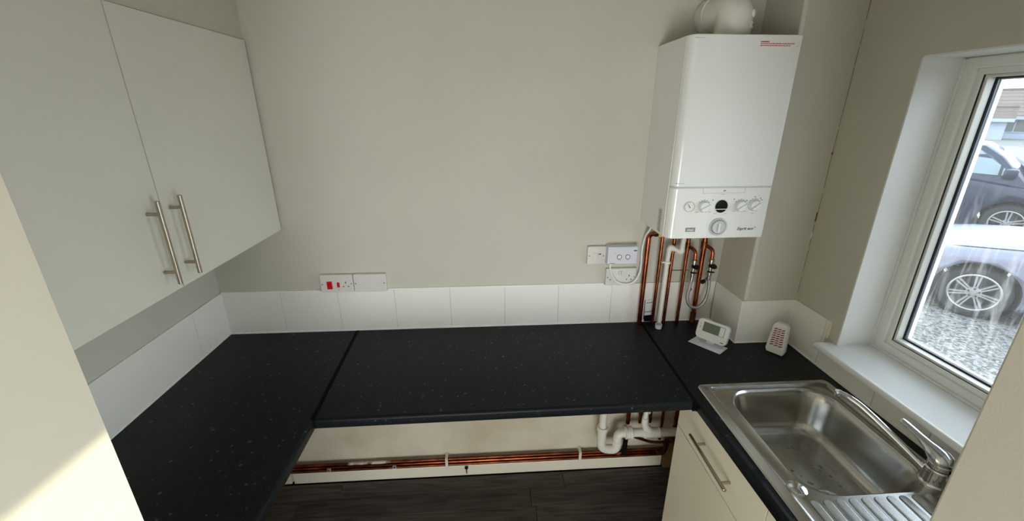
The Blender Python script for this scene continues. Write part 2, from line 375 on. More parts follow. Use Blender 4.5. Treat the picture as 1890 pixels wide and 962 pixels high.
# skirting
def skirting(x0, x1):
    p = [(0, FZ), (-0.016, FZ), (-0.016, FZ+0.062), (-0.012, FZ+0.074), (-0.006, FZ+0.080), (0, FZ+0.080)]
    return prism(bmesh.new(), p, lambda u, v, s: (x0 if s == 0 else x1, TP+u, v))
sb = struct('baseboard_back', skirting(0.135, 2.17), 'cream', label='cream skirting board along the back wall')
struct('baseboard_corner', skirting(0.0, 0.12), 'cream', label='short cream skirting offcut in the left corner')

# --- wall tiles
def tile_bm(w, h, th=TP+0.0005):
    return B(0.0010, w-0.0010, 0, th, 0.0, h, bev=0.0016, seg=2)
def wall_tile(o, u, n, w, h, parent, z=0.004):
    """o origin on the tile face, u direction along the wall, n direction into the wall"""
    bm = tile_bm(w, h)
    for v in bm.verts:
        p = v.co.copy(); v.co = Vector(o)+Vector(u)*p.x+Vector(n)*p.y+Vector((0, 0, p.z+z))
    return obj('tile', bm, 'tile', parent, smooth=True)
for k in range(9):
    x0 = k*TW; x1 = min((k+1)*TW, XB)
    wall_tile((x0, 0, 0), (1, 0, 0), (0, 1, 0), x1-x0, TH-0.004, wb)
ys = [0, -0.189, -0.4464, -0.7038, -0.9612, -1.2]
for a, c in zip(ys, ys[1:]): wall_tile((0, a, 0), (0, -1, 0), (-1, 0, 0), a-c, TH-0.004, wl)
wall_tile((XB, 0, 0), (0, -1, 0), (1, 0, 0), -YB, TH-0.004, wc)
wall_tile((XB, YB, 0), (1, 0, 0), (0, 1, 0), XC-XB, TH-0.004, wc)
wall_tile((XC, YB, 0), (0, -1, 0), (1, 0, 0), 0.175, TH-0.004, ww)
ys = [-0.3946, -0.652, -0.844, -1.1014, -1.31]
for a, c in zip(ys, ys[1:]): wall_tile((XC, a, 0), (0, -1, 0), (1, 0, 0), a-c, 0.094, ww)
# piece of tile beside the sill and its edge trim
wall_tile((XC, -0.3946, 0.100), (0, -1, 0), (1, 0, 0), 0.012, TH-0.104, ww)
struct('tile_trim', B(XC-0.001, XC+TP, -0.416, -0.4066, 0.132, TH+0.001, bev=0.002), 'cream', ww)
# grout behind tiles and beads along them
struct('grout', B(0, XB, 0.0022, TP+0.001, 0.003, TH-0.001), 'grout', wb)
struct('grout', B(-TP-0.001, -0.0022, -1.2, 0, 0.003, TH-0.001), 'grout', wl)
def bead(p0, p1, r, parent): return struct('sealant', T([p0, p1], r, seg=8), 'sealant', parent, smooth=True)
bead((0, 0, 0.002), (XB, 0, 0.002), 0.0052, wb); bead((0, 0.004, TH+0.001), (0.44, 0.004, TH+0.001), 0.004, wb); bead((0.745, 0.004, TH+0.001), (1.76, 0.004, TH+0.001), 0.004, wb)
bead((0, 0, 0.002), (0, -1.2, 0.002), 0.0045, wl); bead((XB, 0, 0.002), (XB, YB, 0.002), 0.0045, wc); bead((XB, YB, 0.002), (XC, YB, 0.002), 0.0045, wc)
bead((XC, YB, 0.002), (XC, -1.31, 0.002), 0.0045, ww); bead((0, 0, 0.003), (0, 0, TH), 0.0022, wb); bead((XB, YB, 0), (XB, YB, TH), 0.0025, wc); bead((XC, YB, 0), (XC, YB, TH), 0.0025, wc)

# ------------------------------------------------------------------ worktops
WT = 0.039
def postform(bm, p0, p1, inward, depth):
    """slab with rounded front edge: p0->p1 front edge line (2D), inward = unit vector to the back"""
    prof = []
    r = 0.011
    for k in range(7):
        a = PI/2 + PI/2*k/6
        prof.append((r + r*math.cos(a), -r + r*math.sin(a)))     # from top (r,0) to front (0,-r)
    prof += [(0, -WT+0.004), (0.004, -WT), (depth, -WT), (depth, 0)]
    i = Vector((inward[0], inward[1], 0))
    return prism(bm, prof, lambda u, v, s: Vector((p0[0], p0[1], 0) if s == 0 else (p1[0], p1[1], 0)) + i*u + Vector((0, 0, v)))
tl_ = thing('worktop', 'black speckled laminate worktop along the left wall beneath the wall cabinet', 'worktop', (0.3, -0.6, -WT))
# left run: right edge follows the slightly skewed joint
bm = postform(bmesh.new(), (0.613, -1.2), (0.613, -0.592), (-1, 0), 0.612)
obj('slab', bm, 'worktop', tl_, angle=50)
obj('slab', prism(bmesh.new(), [(0.001, -0.592), (0.601, -0.592), (0.577, -0.0015), (0.001, -0.0015)], lambda u, v, s: (u, v, -WT if s == 0 else 0)), 'worktop', tl_, smooth=False)
obj('joint_strip', prism(bmesh.new(), [(0.601, -0.596), (0.6155, -0.596), (0.5915, -0.0015), (0.577, -0.0015)], lambda u, v, s: (u, v, -WT if s == 0 else 0.0008)), 'joint', tl_, smooth=False)
tm = thing('worktop', 'black speckled laminate worktop bridging the open space under the back wall', 'worktop', (1.27, -0.3, -WT))
prof_front = [(0.0155+0.601, -0.596), (1.945, -0.586)]
bm = bmesh.new()
# slab with rounded front, skewed ends
pts = []
r = 0.011
for k in range(7):
    a = PI/2+PI/2*k/6; pts.append((r+r*math.cos(a), -r+r*math.sin(a)))
pts += [(0, -WT+0.004), (0.004, -WT)]
def mid(u, v, s):
    xl0, xr0, yl, yr = 0.6165, 1.9440, -0.599, -0.589
    xl1, xr1 = 0.5915, 1.9530
    if s == 0: f = (yl+u)/yl; x = xl1+(xl0-xl1)*f; return (x, yl+u, v)
    f = (yr+u)/yr; x = xr1+(xr0-xr1)*f; return (x, yr+u, v)
prism(bm, pts+[(0.5975, -WT), (0.5975, 0)], lambda u, v, s: mid(min(u, 0.599-0.0015 if s == 0 else 0.589-0.0015), v, s))
obj('slab', bm, 'worktop', tm, angle=50)
tr_ = thing('worktop', 'black speckled laminate worktop holding the sink under the window', 'worktop', (2.25, -0.65, -WT))
# right run with cut-out for the sink
bm = bmesh.new()
ed = postform(bmesh.new(), (1.957, -0.595), (1.9745, -1.309), (1, 0), 0.075)
obj('front_edge', ed, 'worktop', tr_, angle=50)
box(bm, 1.966, XC-0.0015, YB+0.001-0.0015, -0.0015, -WT, 0) if False else None
def slab(poly): return prism(bmesh.new(), poly, lambda u, v, s: (u, v, -WT if s == 0 else 0))
obj('slab', slab([(1.966, -0.0015), (XB-0.0015, -0.0015), (XB-0.0015, YB-0.0015), (XC-0.0015, YB-0.0015), (XC-0.0015, -0.535), (2.030, -0.535), (2.030, -0.595), (1.957, -0.595)]), 'worktop', tr_, smooth=False)
obj('slab', slab([(2.50, -0.535), (XC-0.0015, -0.535), (XC-0.0015, -1.309), (2.040, -1.309), (2.040, -1.0), (2.50, -1.0)]), 'worktop', tr_, smooth=False)
obj('joint_strip', slab([(1.953, -0.0015), (1.966, -0.0015), (1.957, -0.592), (1.944, -0.592)]), 'joint', tr_, smooth=False)

# ------------------------------------------------------------------ wall cabinet
def bar_handle(parent, p0, p1, n, post=(0.15, 0.85), standoff=0.033, r=0.006, name='handle'):
    """bar from p0 to p1; posts run along n back to the door"""
    p0, p1, n = Vector(p0), Vector(p1), Vector(n)
    d = (p1-p0).normalized(); L = (p1-p0).length
    rp = [(r*0.75, 0), (r, 0.0012), (r, L-0.0012), (r*0.75, L)]
    h = obj(name, LT(rp, p0, d, seg=16), 'handle', parent)
    for q in post:
        c = p0+d*L*q
        obj('post', T([c, c+n*standoff], r*0.82, seg=12), 'handle', h)
    return h
DC = 0.323
wcab = thing('wall_cabinet', 'pale wall cabinet with two flat doors and bar handles on the left wall', 'cabinet', (0.15, -0.6, 0.505))
obj('body', B(-0.006, 0.303, -1.198, -0.006, 0.507, 1.240), 'door', wcab, smooth=False)
d = obj('door', B(0.305, DC, -0.5985, -0.004, 0.505, 1.2415, bev=0.0012), 'door', wcab)
bar_handle(d, (DC+0.035, -0.572, 0.536), (DC+0.035, -0.572, 0.771), (-1, 0, 0))
d = obj('door', B(0.305, DC, -1.197, -0.6015, 0.505, 1.2415, bev=0.0012), 'door', wcab)
bar_handle(d, (DC+0.035, -0.654, 0.536), (DC+0.035, -0.654, 0.771), (-1, 0, 0))

# tall unit at the left edge
tall = thing('tall_cabinet', 'tall cream cabinet with a sunlit lower front at the left edge', 'cabinet', (0.3, -1.5, FZ))
obj('body', B(-0.006, 0.594, -1.80, -1.203, FZ+0.12, 1.240), 'cream', tall, smooth=False)
obj('plinth', B(0.0, 0.54, -1.80, -1.203, FZ, FZ+0.12), 'cream', tall, smooth=False)
d = obj('door', B(0.596, 0.6145, -1.799, -1.2015, FZ+0.15, 1.2415, bev=0.0012), 'cream', tall)
bar_handle(d, (0.6495, -1.765, -0.1), (0.6495, -1.765, 0.135), (-1, 0, 0))

# ------------------------------------------------------------------ base unit below the sink
CX = 1.978
bcab = thing('base_cabinet', 'cream base cabinet with drawer front and bar handle below the sink', 'cabinet', (2.2, -0.7, FZ))
bm = bmesh.new()   # open-topped body so that the bowl hangs inside
box(bm, CX+0.021, 2.50, -0.468, -0.450, FZ+0.12, -WT-0.001); box(bm, CX+0.021, 2.50, -0.968, -0.950, FZ+0.12, -WT-0.001); box(bm, CX+0.021, 2.50, -0.950, -0.468, FZ+0.12, FZ+0.138)
box(bm, 2.49, 2.50, -0.95, -0.468, FZ+0.138, -0.2)
obj('body', bm, 'cream', bcab, smooth=False)
obj('plinth', B(CX+0.06, CX+0.078, -0.968, -0.450, FZ, FZ+0.119), 'cream', bcab, smooth=False)
d = obj('drawer_front', B(CX, CX+0.019, -0.9675, -0.4500, -0.2225, -WT-0.003, bev=0.0012), 'cream', bcab)
bar_handle(d, (CX-0.033, -0.600, -0.137), (CX-0.033, -0.836, -0.137), (1, 0, 0), post=(0.20, 0.88))
obj('door', B(CX, CX+0.019, -0.9675, -0.4500, FZ+0.125, -0.2260, bev=0.0012), 'cream', bcab)
bcab2 = thing('base_cabinet', 'cream base cabinet end front nearest the bottom edge of the photo', 'cabinet', (2.2, -1.14, FZ))
bm = bmesh.new()
box(bm, CX+0.021, 2.50, -0.989, -0.971, FZ+0.12, -WT-0.001); box(bm, CX+0.021, 2.50, -1.308, -1.290, FZ+0.12, -WT-0.001); box(bm, CX+0.021, 2.50, -1.29, -0.989, FZ+0.12, FZ+0.138)
obj('body', bm, 'cream', bcab2, smooth=False)
obj('door', B(CX, CX+0.019, -1.308, -0.9705, FZ+0.125, -WT-0.003, bev=0.0012), 'cream', bcab2)
obj('plinth', B(CX+0.06, CX+0.078, -1.308, -0.971, FZ, FZ+0.119), 'cream', bcab2, smooth=False)

# ------------------------------------------------------------------ sink
sink = thing('sink', 'stainless steel inset sink with one bowl and ribbed drainer under the window', 'sink', (2.26, -0.9, 0))
def ring(x0, x1, y0, y1, r, z, n=8): return [(u, v, z) for u, v in rrect(x0, x1, y0, y1, r, n)]
SX0, SX1, SY0, SY1 = 1.999, 2.517, -1.300, -0.497
BX0, BX1, BY0, BY1 = 2.080, 2.455, -0.982, -0.546
def inset(b, d): return (b[0]+d, b[1]-d, b[2]+d, b[3]-d)
SB = (SX0, SX1, SY0, SY1); BB = (BX0, BX1, BY0, BY1)
rings = [ring(*SB, 0.022, 0.0005), ring(*inset(SB, 0.002), 0.021, 0.0032), ring(*inset(SB, 0.005), 0.020, 0.0045), ring(*inset(SB, 0.022), 0.022, 0.0085), ring(*inset(SB, 0.027), 0.024, 0.0098),
         ring(*inset(SB, 0.034), 0.030, 0.0030), ring(*inset(SB, 0.040), 0.034, 0.0026),
         ring(*inset(BB, -0.008), 0.098, 0.0026), ring(*inset(BB, -0.004), 0.096, 0.0048), ring(*inset(BB, 0.0), 0.094, 0.0020), ring(*inset(BB, 0.004), 0.092, -0.004), ring(*inset(BB, 0.009), 0.090, -0.020),
         ring(*inset(BB, 0.022), 0.086, -0.080), ring(*inset(BB, 0.030), 0.082, -0.115), ring(*inset(BB, 0.038), 0.076, -0.132), ring(*inset(BB, 0.050), 0.066, -0.143), ring(*inset(BB, 0.066), 0.052, -0.1475),
         ring(*inset(BB, 0.10), 0.050, -0.1490), ring(2.237, 2.287, -0.905, -0.855, 0.0249, -0.1500)]
bm = loft(bmesh.new(), rings, cap=False)
f = bm.faces.new([v for v in bm.verts][-len(rings[0]):])
obj('basin', bm, 'steel', sink, angle=40)
dr = obj('drain', LT([(0.0, 0.000), (0.022, 0.0), (0.034, 0.0030), (0.041, 0.0022), (0.043, 0.0)], (2.262, -0.880, -0.1492), seg=28, caps=False), 'chrome', sink)
obj('plug_grid', LT([(0.018, 0.0), (0.018, 0.004), (0.012, 0.006), (0, 0.0065)], (2.262, -0.880, -0.149), seg=20), 'nickel', dr)
obj('hole_cover', LT([(0.0255, 0.0), (0.025, 0.003), (0.020, 0.0065), (0.010, 0.0085), (0.0, 0.009)], (2.062, -0.953, 0.0026), seg=28), 'chrome', sink)
for k in range(11):
    x = 2.062+k*0.0362
    y1 = -0.992 if x < 2.40 else -1.02
    bm = bmesh.new()
    prism(bm, [(x, -1.262)]+[(x+0.012+0.012*math.cos(a), y1-0.012+0.012*math.sin(a)) for a in [PI-PI*j/8 for j in range(9)]]+[(x+0.024, -1.262)], lambda u, v, s: (u, v, 0.0020 if s == 0 else 0.0056))
    es = [e for e in bm.edges if all(v.co.z > 0.005 for v in e.verts)]
    bmesh.ops.bevel(bm, geom=es, offset=0.0026, segments=2, profile=0.5, affect='EDGES')
    obj('drainer_rib', bm, 'steel', sink)
# scattered drops left in the bowl
bm = bmesh.new()
for _ in range(46):
    x, y = random.uniform(2.19, 2.37), random.uniform(-0.86, -0.66); s = random.uniform(0.0016, 0.006)
    lathe(bm, [(s, 0), (s*0.85, s*0.18), (s*0.4, s*0.3), (0, s*0.33)], (x, y, -0.1493), seg=8)
o = obj('water_drops', bm, mat('water', (235, 238, 240), 0.03, trans=1.0, spec=0.5), sink); o['kind'] = 'stuff'

# ------------------------------------------------------------------ mixer tap
tap = thing('mixer_tap', 'chrome single lever mixer tap with long spout on the sink', 'tap', (2.458, -0.957, 0.0026))
obj('body', LT([(0.034, 0.0), (0.0345, 0.003), (0.0335, 0.006), (0.0300, 0.009), (0.0290, 0.040), (0.0300, 0.044), (0.0300, 0.050), (0.027, 0.054)], (2.458, -0.957, 0.0026), seg=32), 'chrome', tap)
obj('collar', LT([(0.0255, 0.0), (0.0272, 0.002), (0.0272, 0.014), (0.025, 0.017)], (2.458, -0.957, 0.0575), seg=32), 'chrome', tap)
sp_ = obj('spout', T([(2.452, -0.945, 0.024), (2.434, -0.905, 0.048), (2.398, -0.820, 0.094), (2.378, -0.772, 0.116), (2.362, -0.738, 0.124), (2.352, -0.718, 0.122)], [0.0105, 0.0100, 0.0095, 0.0095, 0.0095, 0.0095], seg=18, fil=0.045, n=7), 'chrome', tap)
obj('nozzle', LT([(0.0105, 0), (0.0115, 0.002), (0.0115, 0.016), (0.0095, 0.018)], (2.3515, -0.7165, 0.128), axis=(0.05, -0.05, -1), seg=18), 'chrome', sp_)
# lever: domed cap that runs out into a flat handle pointing to the back
bm = bmesh.new(); rg = []
c0 = Vector((2.460, -0.967, 0.082)); c1 = Vector((2.448, -0.838, 0.118)); dv = (c1-c0).normalized(); sv = dv.cross(Vector((0, 0, 1))).normalized(); uv = sv.cross(dv)
L = (c1-c0).length
for t_, w_, h_, off in ((-0.12, 0.006, 0.006, -0.004), (-0.08, 0.016, 0.012, -0.004), (0.0, 0.024, 0.019, -0.003), (0.12, 0.0255, 0.0205, -0.002), (0.25, 0.0225, 0.017, 0.000), (0.38, 0.0165, 0.0115, 0.002), (0.55, 0.0125, 0.0075, 0.003), (0.75, 0.0112, 0.0058, 0.002), (0.92, 0.0105, 0.005, 0.0), (0.98, 0.008, 0.004, 0.0), (1.0, 0.004, 0.002, 0.0)):
    w_ *= 1.18; h_ *= 1.15; c = c0+dv*L*t_+uv*off
    rg.append([c+sv*w_*math.cos(2*PI*k/18)+uv*h_*math.sin(2*PI*k/18) for k in range(18)])
obj('lever', loft(bm, rg), 'chrome', tap)

# ------------------------------------------------------------------ window
wn = struct('window_1', B(2.700, 2.775, WY1-0.042, WY1-0.0045, WZ0+0.028, WZ1-0.004, bev=0.006, seg=3), 'upvc', smooth=True, label='white window with a dirty pane looking out at parked cars')
def frame_part(name, x0, x1, d0, d1, m, bev, parent):
    y0, y1, z0, z1 = WY0+0.0045, WY1-0.0045, WZ0+0.030, WZ1-0.004
    out = []
    def q(nm, a): return obj(nm, B(*a, bev=bev, seg=3) if bev else B(*a), m, parent)
    q(name, (x0, x1, y0+d0, y0+d1, z0+d0, z1-d0)); q(name, (x0, x1, y1-d1, y1-d0, z0+d0, z1-d0))
    q(name, (x0+0.0004, x1-0.0004, y0+d0, y1-d0, z0+d0, z0+d1)); q(name, (x0+0.0004, x1-0.0004, y0+d0, y1-d0, z1-d1, z1-d0))
frame_part('frame_rail', 2.7005, 2.775, 0.0, 0.034, 'upvc', 0.007, wn)
frame_part('sash_rail', 2.712, 2.770, 0.030, 0.052, 'upvc', 0.004, wn)
frame_part('glazing_bead', 2.722, 2.7493, 0.050, 0.0595, 'upvc', 0.002, wn)
frame_part('bead_gap_shade', 2.7160, 2.7215, 0.0512, 0.0524, 'gasket', 0, wn)  # dark strip painted as the shade in the gap between sash and bead
frame_part('gasket', 2.7494, 2.7504, 0.0560, 0.0622, 'gasket', 0, wn)
frame_part('spacer_bar', 2.7528, 2.7600, 0.0585, 0.0645, 'spacer', 0, wn)
frame_part('outer_ledge', 2.7605, 2.775, 0.0585, 0.0665, 'upvc', 0, wn)
obj('pane', B(2.7505, 2.7525, WY0+0.06, WY1-0.06, WZ0+0.085, WZ1-0.06), 'pane', wn, smooth=False)
# sill board
bm = bmesh.new()
rr_ = 0.012
prof = [(2.562, 0.103)]
prof = [(2.700, 0.130), (2.497, 0.1305)] + [(2.497-rr_*math.sin(a), 0.1305-rr_+rr_*math.cos(a)) for a in [PI*k/8 for k in range(1, 8)]] + [(2.497, 0.1065), (2.700, 0.1065)]
prism(bm, prof, lambda u, v, s: (u, -1.249 if s == 0 else -0.4625, v))
o = obj('window_sill', bm, 'paint_white'); o['kind'] = 'structure'; o['label'] = 'white painted window sill board behind the sink'
prism_b = bmesh.new(); prism(prism_b, [(2.5605, 0.1300)] + [(2.497, 0.1305)] + [(2.497-rr_*math.sin(a), 0.1305-rr_+rr_*math.cos(a)) for a in [PI*k/8 for k in range(1, 8)]] + [(2.497, 0.1065), (2.5605, 0.1065)], lambda u, v, s: (u, -0.464 if s == 0 else -0.436, v))
obj('sill_horn', prism_b, 'paint_white', o)
struct('sealant', T([(2.698, -0.465, 0.133), (2.698, -1.245, 0.133)], 0.006, seg=8), 'paint_white', ww, smooth=True)
struct('sealant', T([(2.698, WY1-0.006, 0.135), (2.698, WY1-0.006, WZ1-0.01)], 0.005, seg=8), 'paint_white', ww, smooth=True)

# ------------------------------------------------------------------ boiler
BXL, BXR, BYF, BZ0, BZ1, BZS = 1.9094, 2.3027, -0.2752, 0.517, 1.2363, 0.7185
boil = thing('boiler', 'white wall hung gas boiler with dials above copper pipes', 'boiler', ((BXL+BXR)/2, -0.1, BZ0))
def bout(r, d=0.0, back=0.006):
    p = [(BXR-d, back), (BXL+d, back)]
    for k in range(9): a = PI+PI/2*k/8; p.append((BXL+d+r+r*math.cos(a), BYF+d+r+r*math.sin(a)))
    for k in range(9): a = 1.5*PI+PI/2*k/8; p.append((BXR-d-r*0.35+r*0.35*math.cos(a), BYF+d+r*0.35+r*0.35*math.sin(a)))
    return p
def shell(z0, z1, r=0.030, rd=0.004):
    rings = []
    for d_, z in ((rd, z0), (rd*0.3, z0+rd*0.3), (0, z0+rd), (0, z1-rd), (rd*0.3, z1-rd*0.3), (rd, z1)):
        rings.append([(u, v, z) for u, v in bout(r, d_)])
    return loft(bmesh.new(), rings)
obj('casing', shell(BZS+0.002, BZ1), 'boiler', boil, angle=50)
obj('shadow_gap', shell(BZS-0.004, BZS+0.004, 0.030, 0.0035), 'boiler_grey', boil, angle=50)
obj('side_panel', B(BXL-0.0012, BXL+0.004, BYF+0.031, 0.0065, BZ0+0.001, BZ1-0.002, bev=0.0008), 'boiler', boil)
pan = obj('control_panel', shell(BZ0, BZS-0.0016), 'boiler', boil, angle=50)
YF = BYF
def bt(s, size, x, z, m, parent, shear=0.0, bold=0.0, y=YF): return obj('lettering', text_bm(s, size, lambda u, v, w: (x+u, y-0.0004-w, z+v), shear=shear, bold=bold), m, parent, smooth=False)
def disc(name, x, z, prof, m, parent, seg=28): return obj(name, LT(prof, (x, YF, z), axis=(0, -1, 0), seg=seg), m, parent)
def needle(name, x, z, a, l0, l1, w, y0, y1, m, parent):
    c, s = math.cos(a), math.sin(a)
    return obj(name, prism(bmesh.new(), [(l0, -w), (l1, -w*0.5), (l1, w*0.5), (l0, w)], lambda u, v, sd: (x+u*c-v*s, YF-(y0 if sd == 0 else y1), z+u*s+v*c)), m, parent, smooth=False)
# rating strip with its number
bm = bmesh.new()
for a in ((2.030, 2.194, 0.6960, 0.6966), (2.030, 2.0306, 0.6960, 0.715), (2.1934, 2.194, 0.6960, 0.715)): box(bm, a[0], a[1], YF-0.0005, YF+0.001, a[2], a[3])
obj('strip_outline', bm, 'logo_grey', pan, smooth=False)
bt('24', 0.0085, 2.109, 0.703, 'print_dark', pan, shear=0.2, bold=0.0002)
bt('ideal', 0.0150, 1.9868, 0.5490, 'plastic', obj('badge', B(1.983, 2.021, YF-0.0012, YF+0.001, 0.5455, 0.562), 'logo_grey', pan), bold=0.0001, y=YF-0.0014)
bt('Esprit eco', 0.0160, 2.190, 0.5495, 'print_grey', pan, shear=0.25, bold=0.0004)
bt('2', 0.0085, 2.2595, 0.557, 'print_grey', pan, shear=0.2, bold=0.0002)
# pressure gauge
g = disc('gauge', 1.985, 0.6455, [(0.0205, 0), (0.0205, 0.003), (0.0185, 0.0042), (0.0178, 0.0026), (0, 0.0026)], 'boiler_grey', pan)
disc('gauge_face', 1.985, 0.6455, [(0.0176, 0.0024), (0.0176, 0.0030), (0, 0.0030)], 'plastic', g)
needle('needle', 1.985, 0.6455, math.radians(125), -0.005, 0.0135, 0.0014, 0.003, 0.0038, 'print_dark', g)
for k in range(5):
    a = math.radians(-20+k*55); needle('gauge_mark', 1.985, 0.6455, a, 0.0125, 0.0160, 0.0005, 0.003, 0.0034, 'print_grey', g)
# three knobs
for x, z, a in ((2.0405, 0.6455, 30), (2.1845, 0.6465, 33), (2.2395, 0.6485, 38)):
    kb = disc('knob', x, z, [(0.0225, 0), (0.0225, 0.003), (0.0205, 0.006), (0.0200, 0.013), (0.0180, 0.0155), (0, 0.016)], 'plastic', pan)
    needle('pointer', x, z, math.radians(a), -0.0190, 0.0190, 0.0022, 0.0150, 0.0178, 'boiler_grey', kb)
    bm = bmesh.new()
    for k in range(9):
        q = math.radians(135-k*24); r0, r1 = 0.0245, 0.0262+0.0001*k
        w = 0.0022 if k % 2 else 0.0030
        prism(bm, [(r0, -w), (r1, -w), (r1, w), (r0, w)], lambda u, v, s: (x+u*math.cos(q)-v*math.sin(q), YF-(0 if s == 0 else 0.0006), z+u*math.sin(q)+v*math.cos(q)))
    obj('scale_marks', bm, 'logo_grey', pan, smooth=False)
for x, z in ((2.074, 0.670), (2.158, 0.672), (2.2395, 0.681), (2.262, 0.675), (2.268, 0.668), (2.209, 0.667)):
    obj('symbol', B(x-0.002, x+0.002, YF-0.0006, YF+0.001, z-0.002, z+0.002), 'print_grey', pan, smooth=False)
for x, z in ((2.017, 0.624), (2.068, 0.624), (2.164, 0.625), (2.207, 0.625), (2.2395, 0.617), (2.091, 0.617), (2.131, 0.617), (2.110, 0.692)):
    obj('caption', B(x-0.0055, x+0.0055, YF-0.0006, YF+0.001, z-0.0006, z+0.0006), 'logo_grey', pan, smooth=False)
# display window
dp = disc('display_window', 2.1115, 0.6455, [(0.0265, 0), (0.0265, 0.0014), (0.0250, 0.0018), (0.0248, 0.0006), (0, 0.0006)], 'boiler_grey', pan)
obj('dark_screen', LT([(0.0246, 0.0004), (0.0246, 0.0012), (0, 0.0012)], (2.1108, YF, 0.6455), axis=(0, -1, 0), seg=32), 'black_gloss', dp)
obj('screen_bar', B(2.0875, 2.134, YF-0.0022, YF, 0.6330, 0.6355), 'plastic', dp, smooth=False)
# large timer dial
bd_ = disc('timer_dial', 2.1118, 0.5640, [(0.0360, 0), (0.0355, 0.0035), (0.0330, 0.0050), (0.0300, 0.0035), (0.0290, 0.0022), (0.0275, 0.0022), (0.0265, 0.0060), (0.0245, 0.0085), (0.0215, 0.0080), (0.0200, 0.0070), (0, 0.0070)], 'boiler_grey', pan, seg=36)
disc('dial_ring', 2.1118, 0.5640, [(0.0292, 0.0018), (0.0292, 0.0030), (0.0268, 0.0030), (0.0268, 0.0018)], 'print_grey', bd_, seg=36)
obj('dial_grip', B(2.1085, 2.1151, YF-0.0115, YF-0.006, 0.546, 0.582, bev=0.0018), 'plastic', bd_)
# warning print at the top right, rating label on the side
cas = [o_ for o_ in boil.children if o_.name.startswith('casing')][0]
bt('WARNING', 0.0062, 2.152, 1.2115, 'print_red', cas, bold=0.0002)
for z, x1 in ((1.2065, 2.272), (1.2005, 2.262)):
    bm = bmesh.new(); x = 2.152
    while x < x1-0.004:
        w = random.uniform(0.004, 0.011); box(bm, x, min(x+w, x1), YF-0.0006, YF+0.001, z, z+0.0026); x += w+0.0018
    obj('small_print', bm, 'print_red', cas, smooth=False)
obj('corner_clip', B(2.279, 2.289, YF-0.0006, YF+0.001, 1.199, 1.1997), 'logo_grey', cas, smooth=False)
obj('seam_line', B(BXL+0.012, BXL+0.045, YF-0.0006, YF+0.012, 0.7335, 0.7343), 'logo_grey', cas, smooth=False)
obj('seam_line', B(BXL+0.015, BXL+0.048, YF-0.0006, YF+0.012, 1.2235, 1.2243), 'logo_grey', cas, smooth=False)
lb = obj('rating_label', B(BXL-0.0018, BXL+0.001, -0.216, -0.182, 0.528, 0.622), 'boiler_grey', pan, smooth=False)
for k in range(11):
    z = 0.533+k*0.008
    obj('label_print', B(BXL-0.0022, BXL, -0.212, -0.186-random.uniform(0, 0.012), z, z+0.0026), 'logo_grey' if k % 4 else 'print_grey', lb, smooth=False)
bm = bmesh.new()
for x in (2.17, 2.20): box(bm, x, x+0.016, -0.262, -0.24, BZ0-0.004, BZ0+0.004)
obj('base_clips', bm, 'black', boil, smooth=False)

# flue elbow on top
fl_ = thing('flue', 'white flue elbow rising from boiler top into the wall', 'flue', (2.123, -0.135, BZ1))
obj('collar', LT([(0.078, 0.0), (0.078, 0.006), (0.066, 0.010), (0.064, 0.016)], (2.123, -0.135, BZ1), seg=36), 'pipe_white', fl_)
el = obj('elbow', T([(2.123, -0.135, BZ1+0.004), (2.123, -0.135, BZ1+0.100), (2.110, -0.06, BZ1+0.100), (2.105, -0.030, BZ1+0.100)], 0.0625, seg=36, fil=0.085, n=14), 'pipe_white', fl_)
obj('wall_collar', T([(2.106, -0.042, BZ1+0.100), (2.103, 0.006, BZ1+0.100)], 0.066, seg=36), 'pipe_white', fl_)
for z, a, m in ((1.318, -0.55, 'plastic'), (1.280, -0.62, 'pipe_white')):
    ax = Vector((math.cos(a-0.2), math.sin(a-0.2), 0.0)); c = Vector((2.123, -0.135, z))+ax*0.060
    k = obj('test_plug', LT([(0.0125, 0), (0.0125, 0.005), (0.010, 0.007), (0, 0.007)], c, axis=ax, seg=20), m, el)
    obj('plug_slot', LT([(0.0045, 0.007), (0.0045, 0.0085), (0, 0.0085)], c, axis=ax, seg=12), 'pipe_white' if m == 'plastic' else 'logo_grey', k)

# ------------------------------------------------------------------ pipes below the boiler
def pipe(label, pts, r, m, group, fil=0.02, name='copper_pipe', cat='pipe'):
    return tag(obj(name, T(pts, r, seg=14, fil=fil), m), label, cat, group)
PG = 'copper pipes below the boiler'
p1 = thing('copper_pipe', 'leftmost thick copper pipe with brass elbow below the boiler', 'pipe', (1.942, -0.03, FZ), group=PG)
obj('tube', T([(1.942, -0.030, -0.60), (1.942, -0.030, 0.462), (1.972, -0.055, 0.474)], 0.0112, seg=14, fil=0.022), 'copper', p1)
vb = obj('brass_valve', T([(1.960, -0.047, 0.470), (1.975, -0.058, 0.476)], 0.0155, seg=6), 'brass', p1)
obj('brass_nut', LT([(0.0175, 0), (0.0175, 0.016), (0.012, 0.018), (0.012, 0.036)], (1.984, -0.064, 0.463), axis=(0, 0, 1), seg=6), 'brass', vb, smooth=False)
obj('brass_spindle', T([(1.980, -0.062, 0.474), (2.000, -0.070, 0.468)], 0.008, seg=8), 'brass', vb)
pipe('slim copper pipe just left of the white waste pipe', [(2.007, -0.030, -0.60), (2.007, -0.030, 0.50), (2.007, -0.06, 0.516)], 0.0078, 'copper', PG)
pipe('slim copper pipe running behind the white waste pipe', [(2.064, -0.030, -0.60), (2.064, -0.030, 0.516)], 0.0078, 'copper', PG)
p4 = thing('copper_pipe', 'copper pipe carrying the left valve of the braided filling loop', 'pipe', (2.131, -0.03, FZ), group=PG)
obj('tube', T([(2.131, -0.030, -0.72), (2.131, -0.030, 0.516)], 0.0078, seg=14), 'copper', p4)
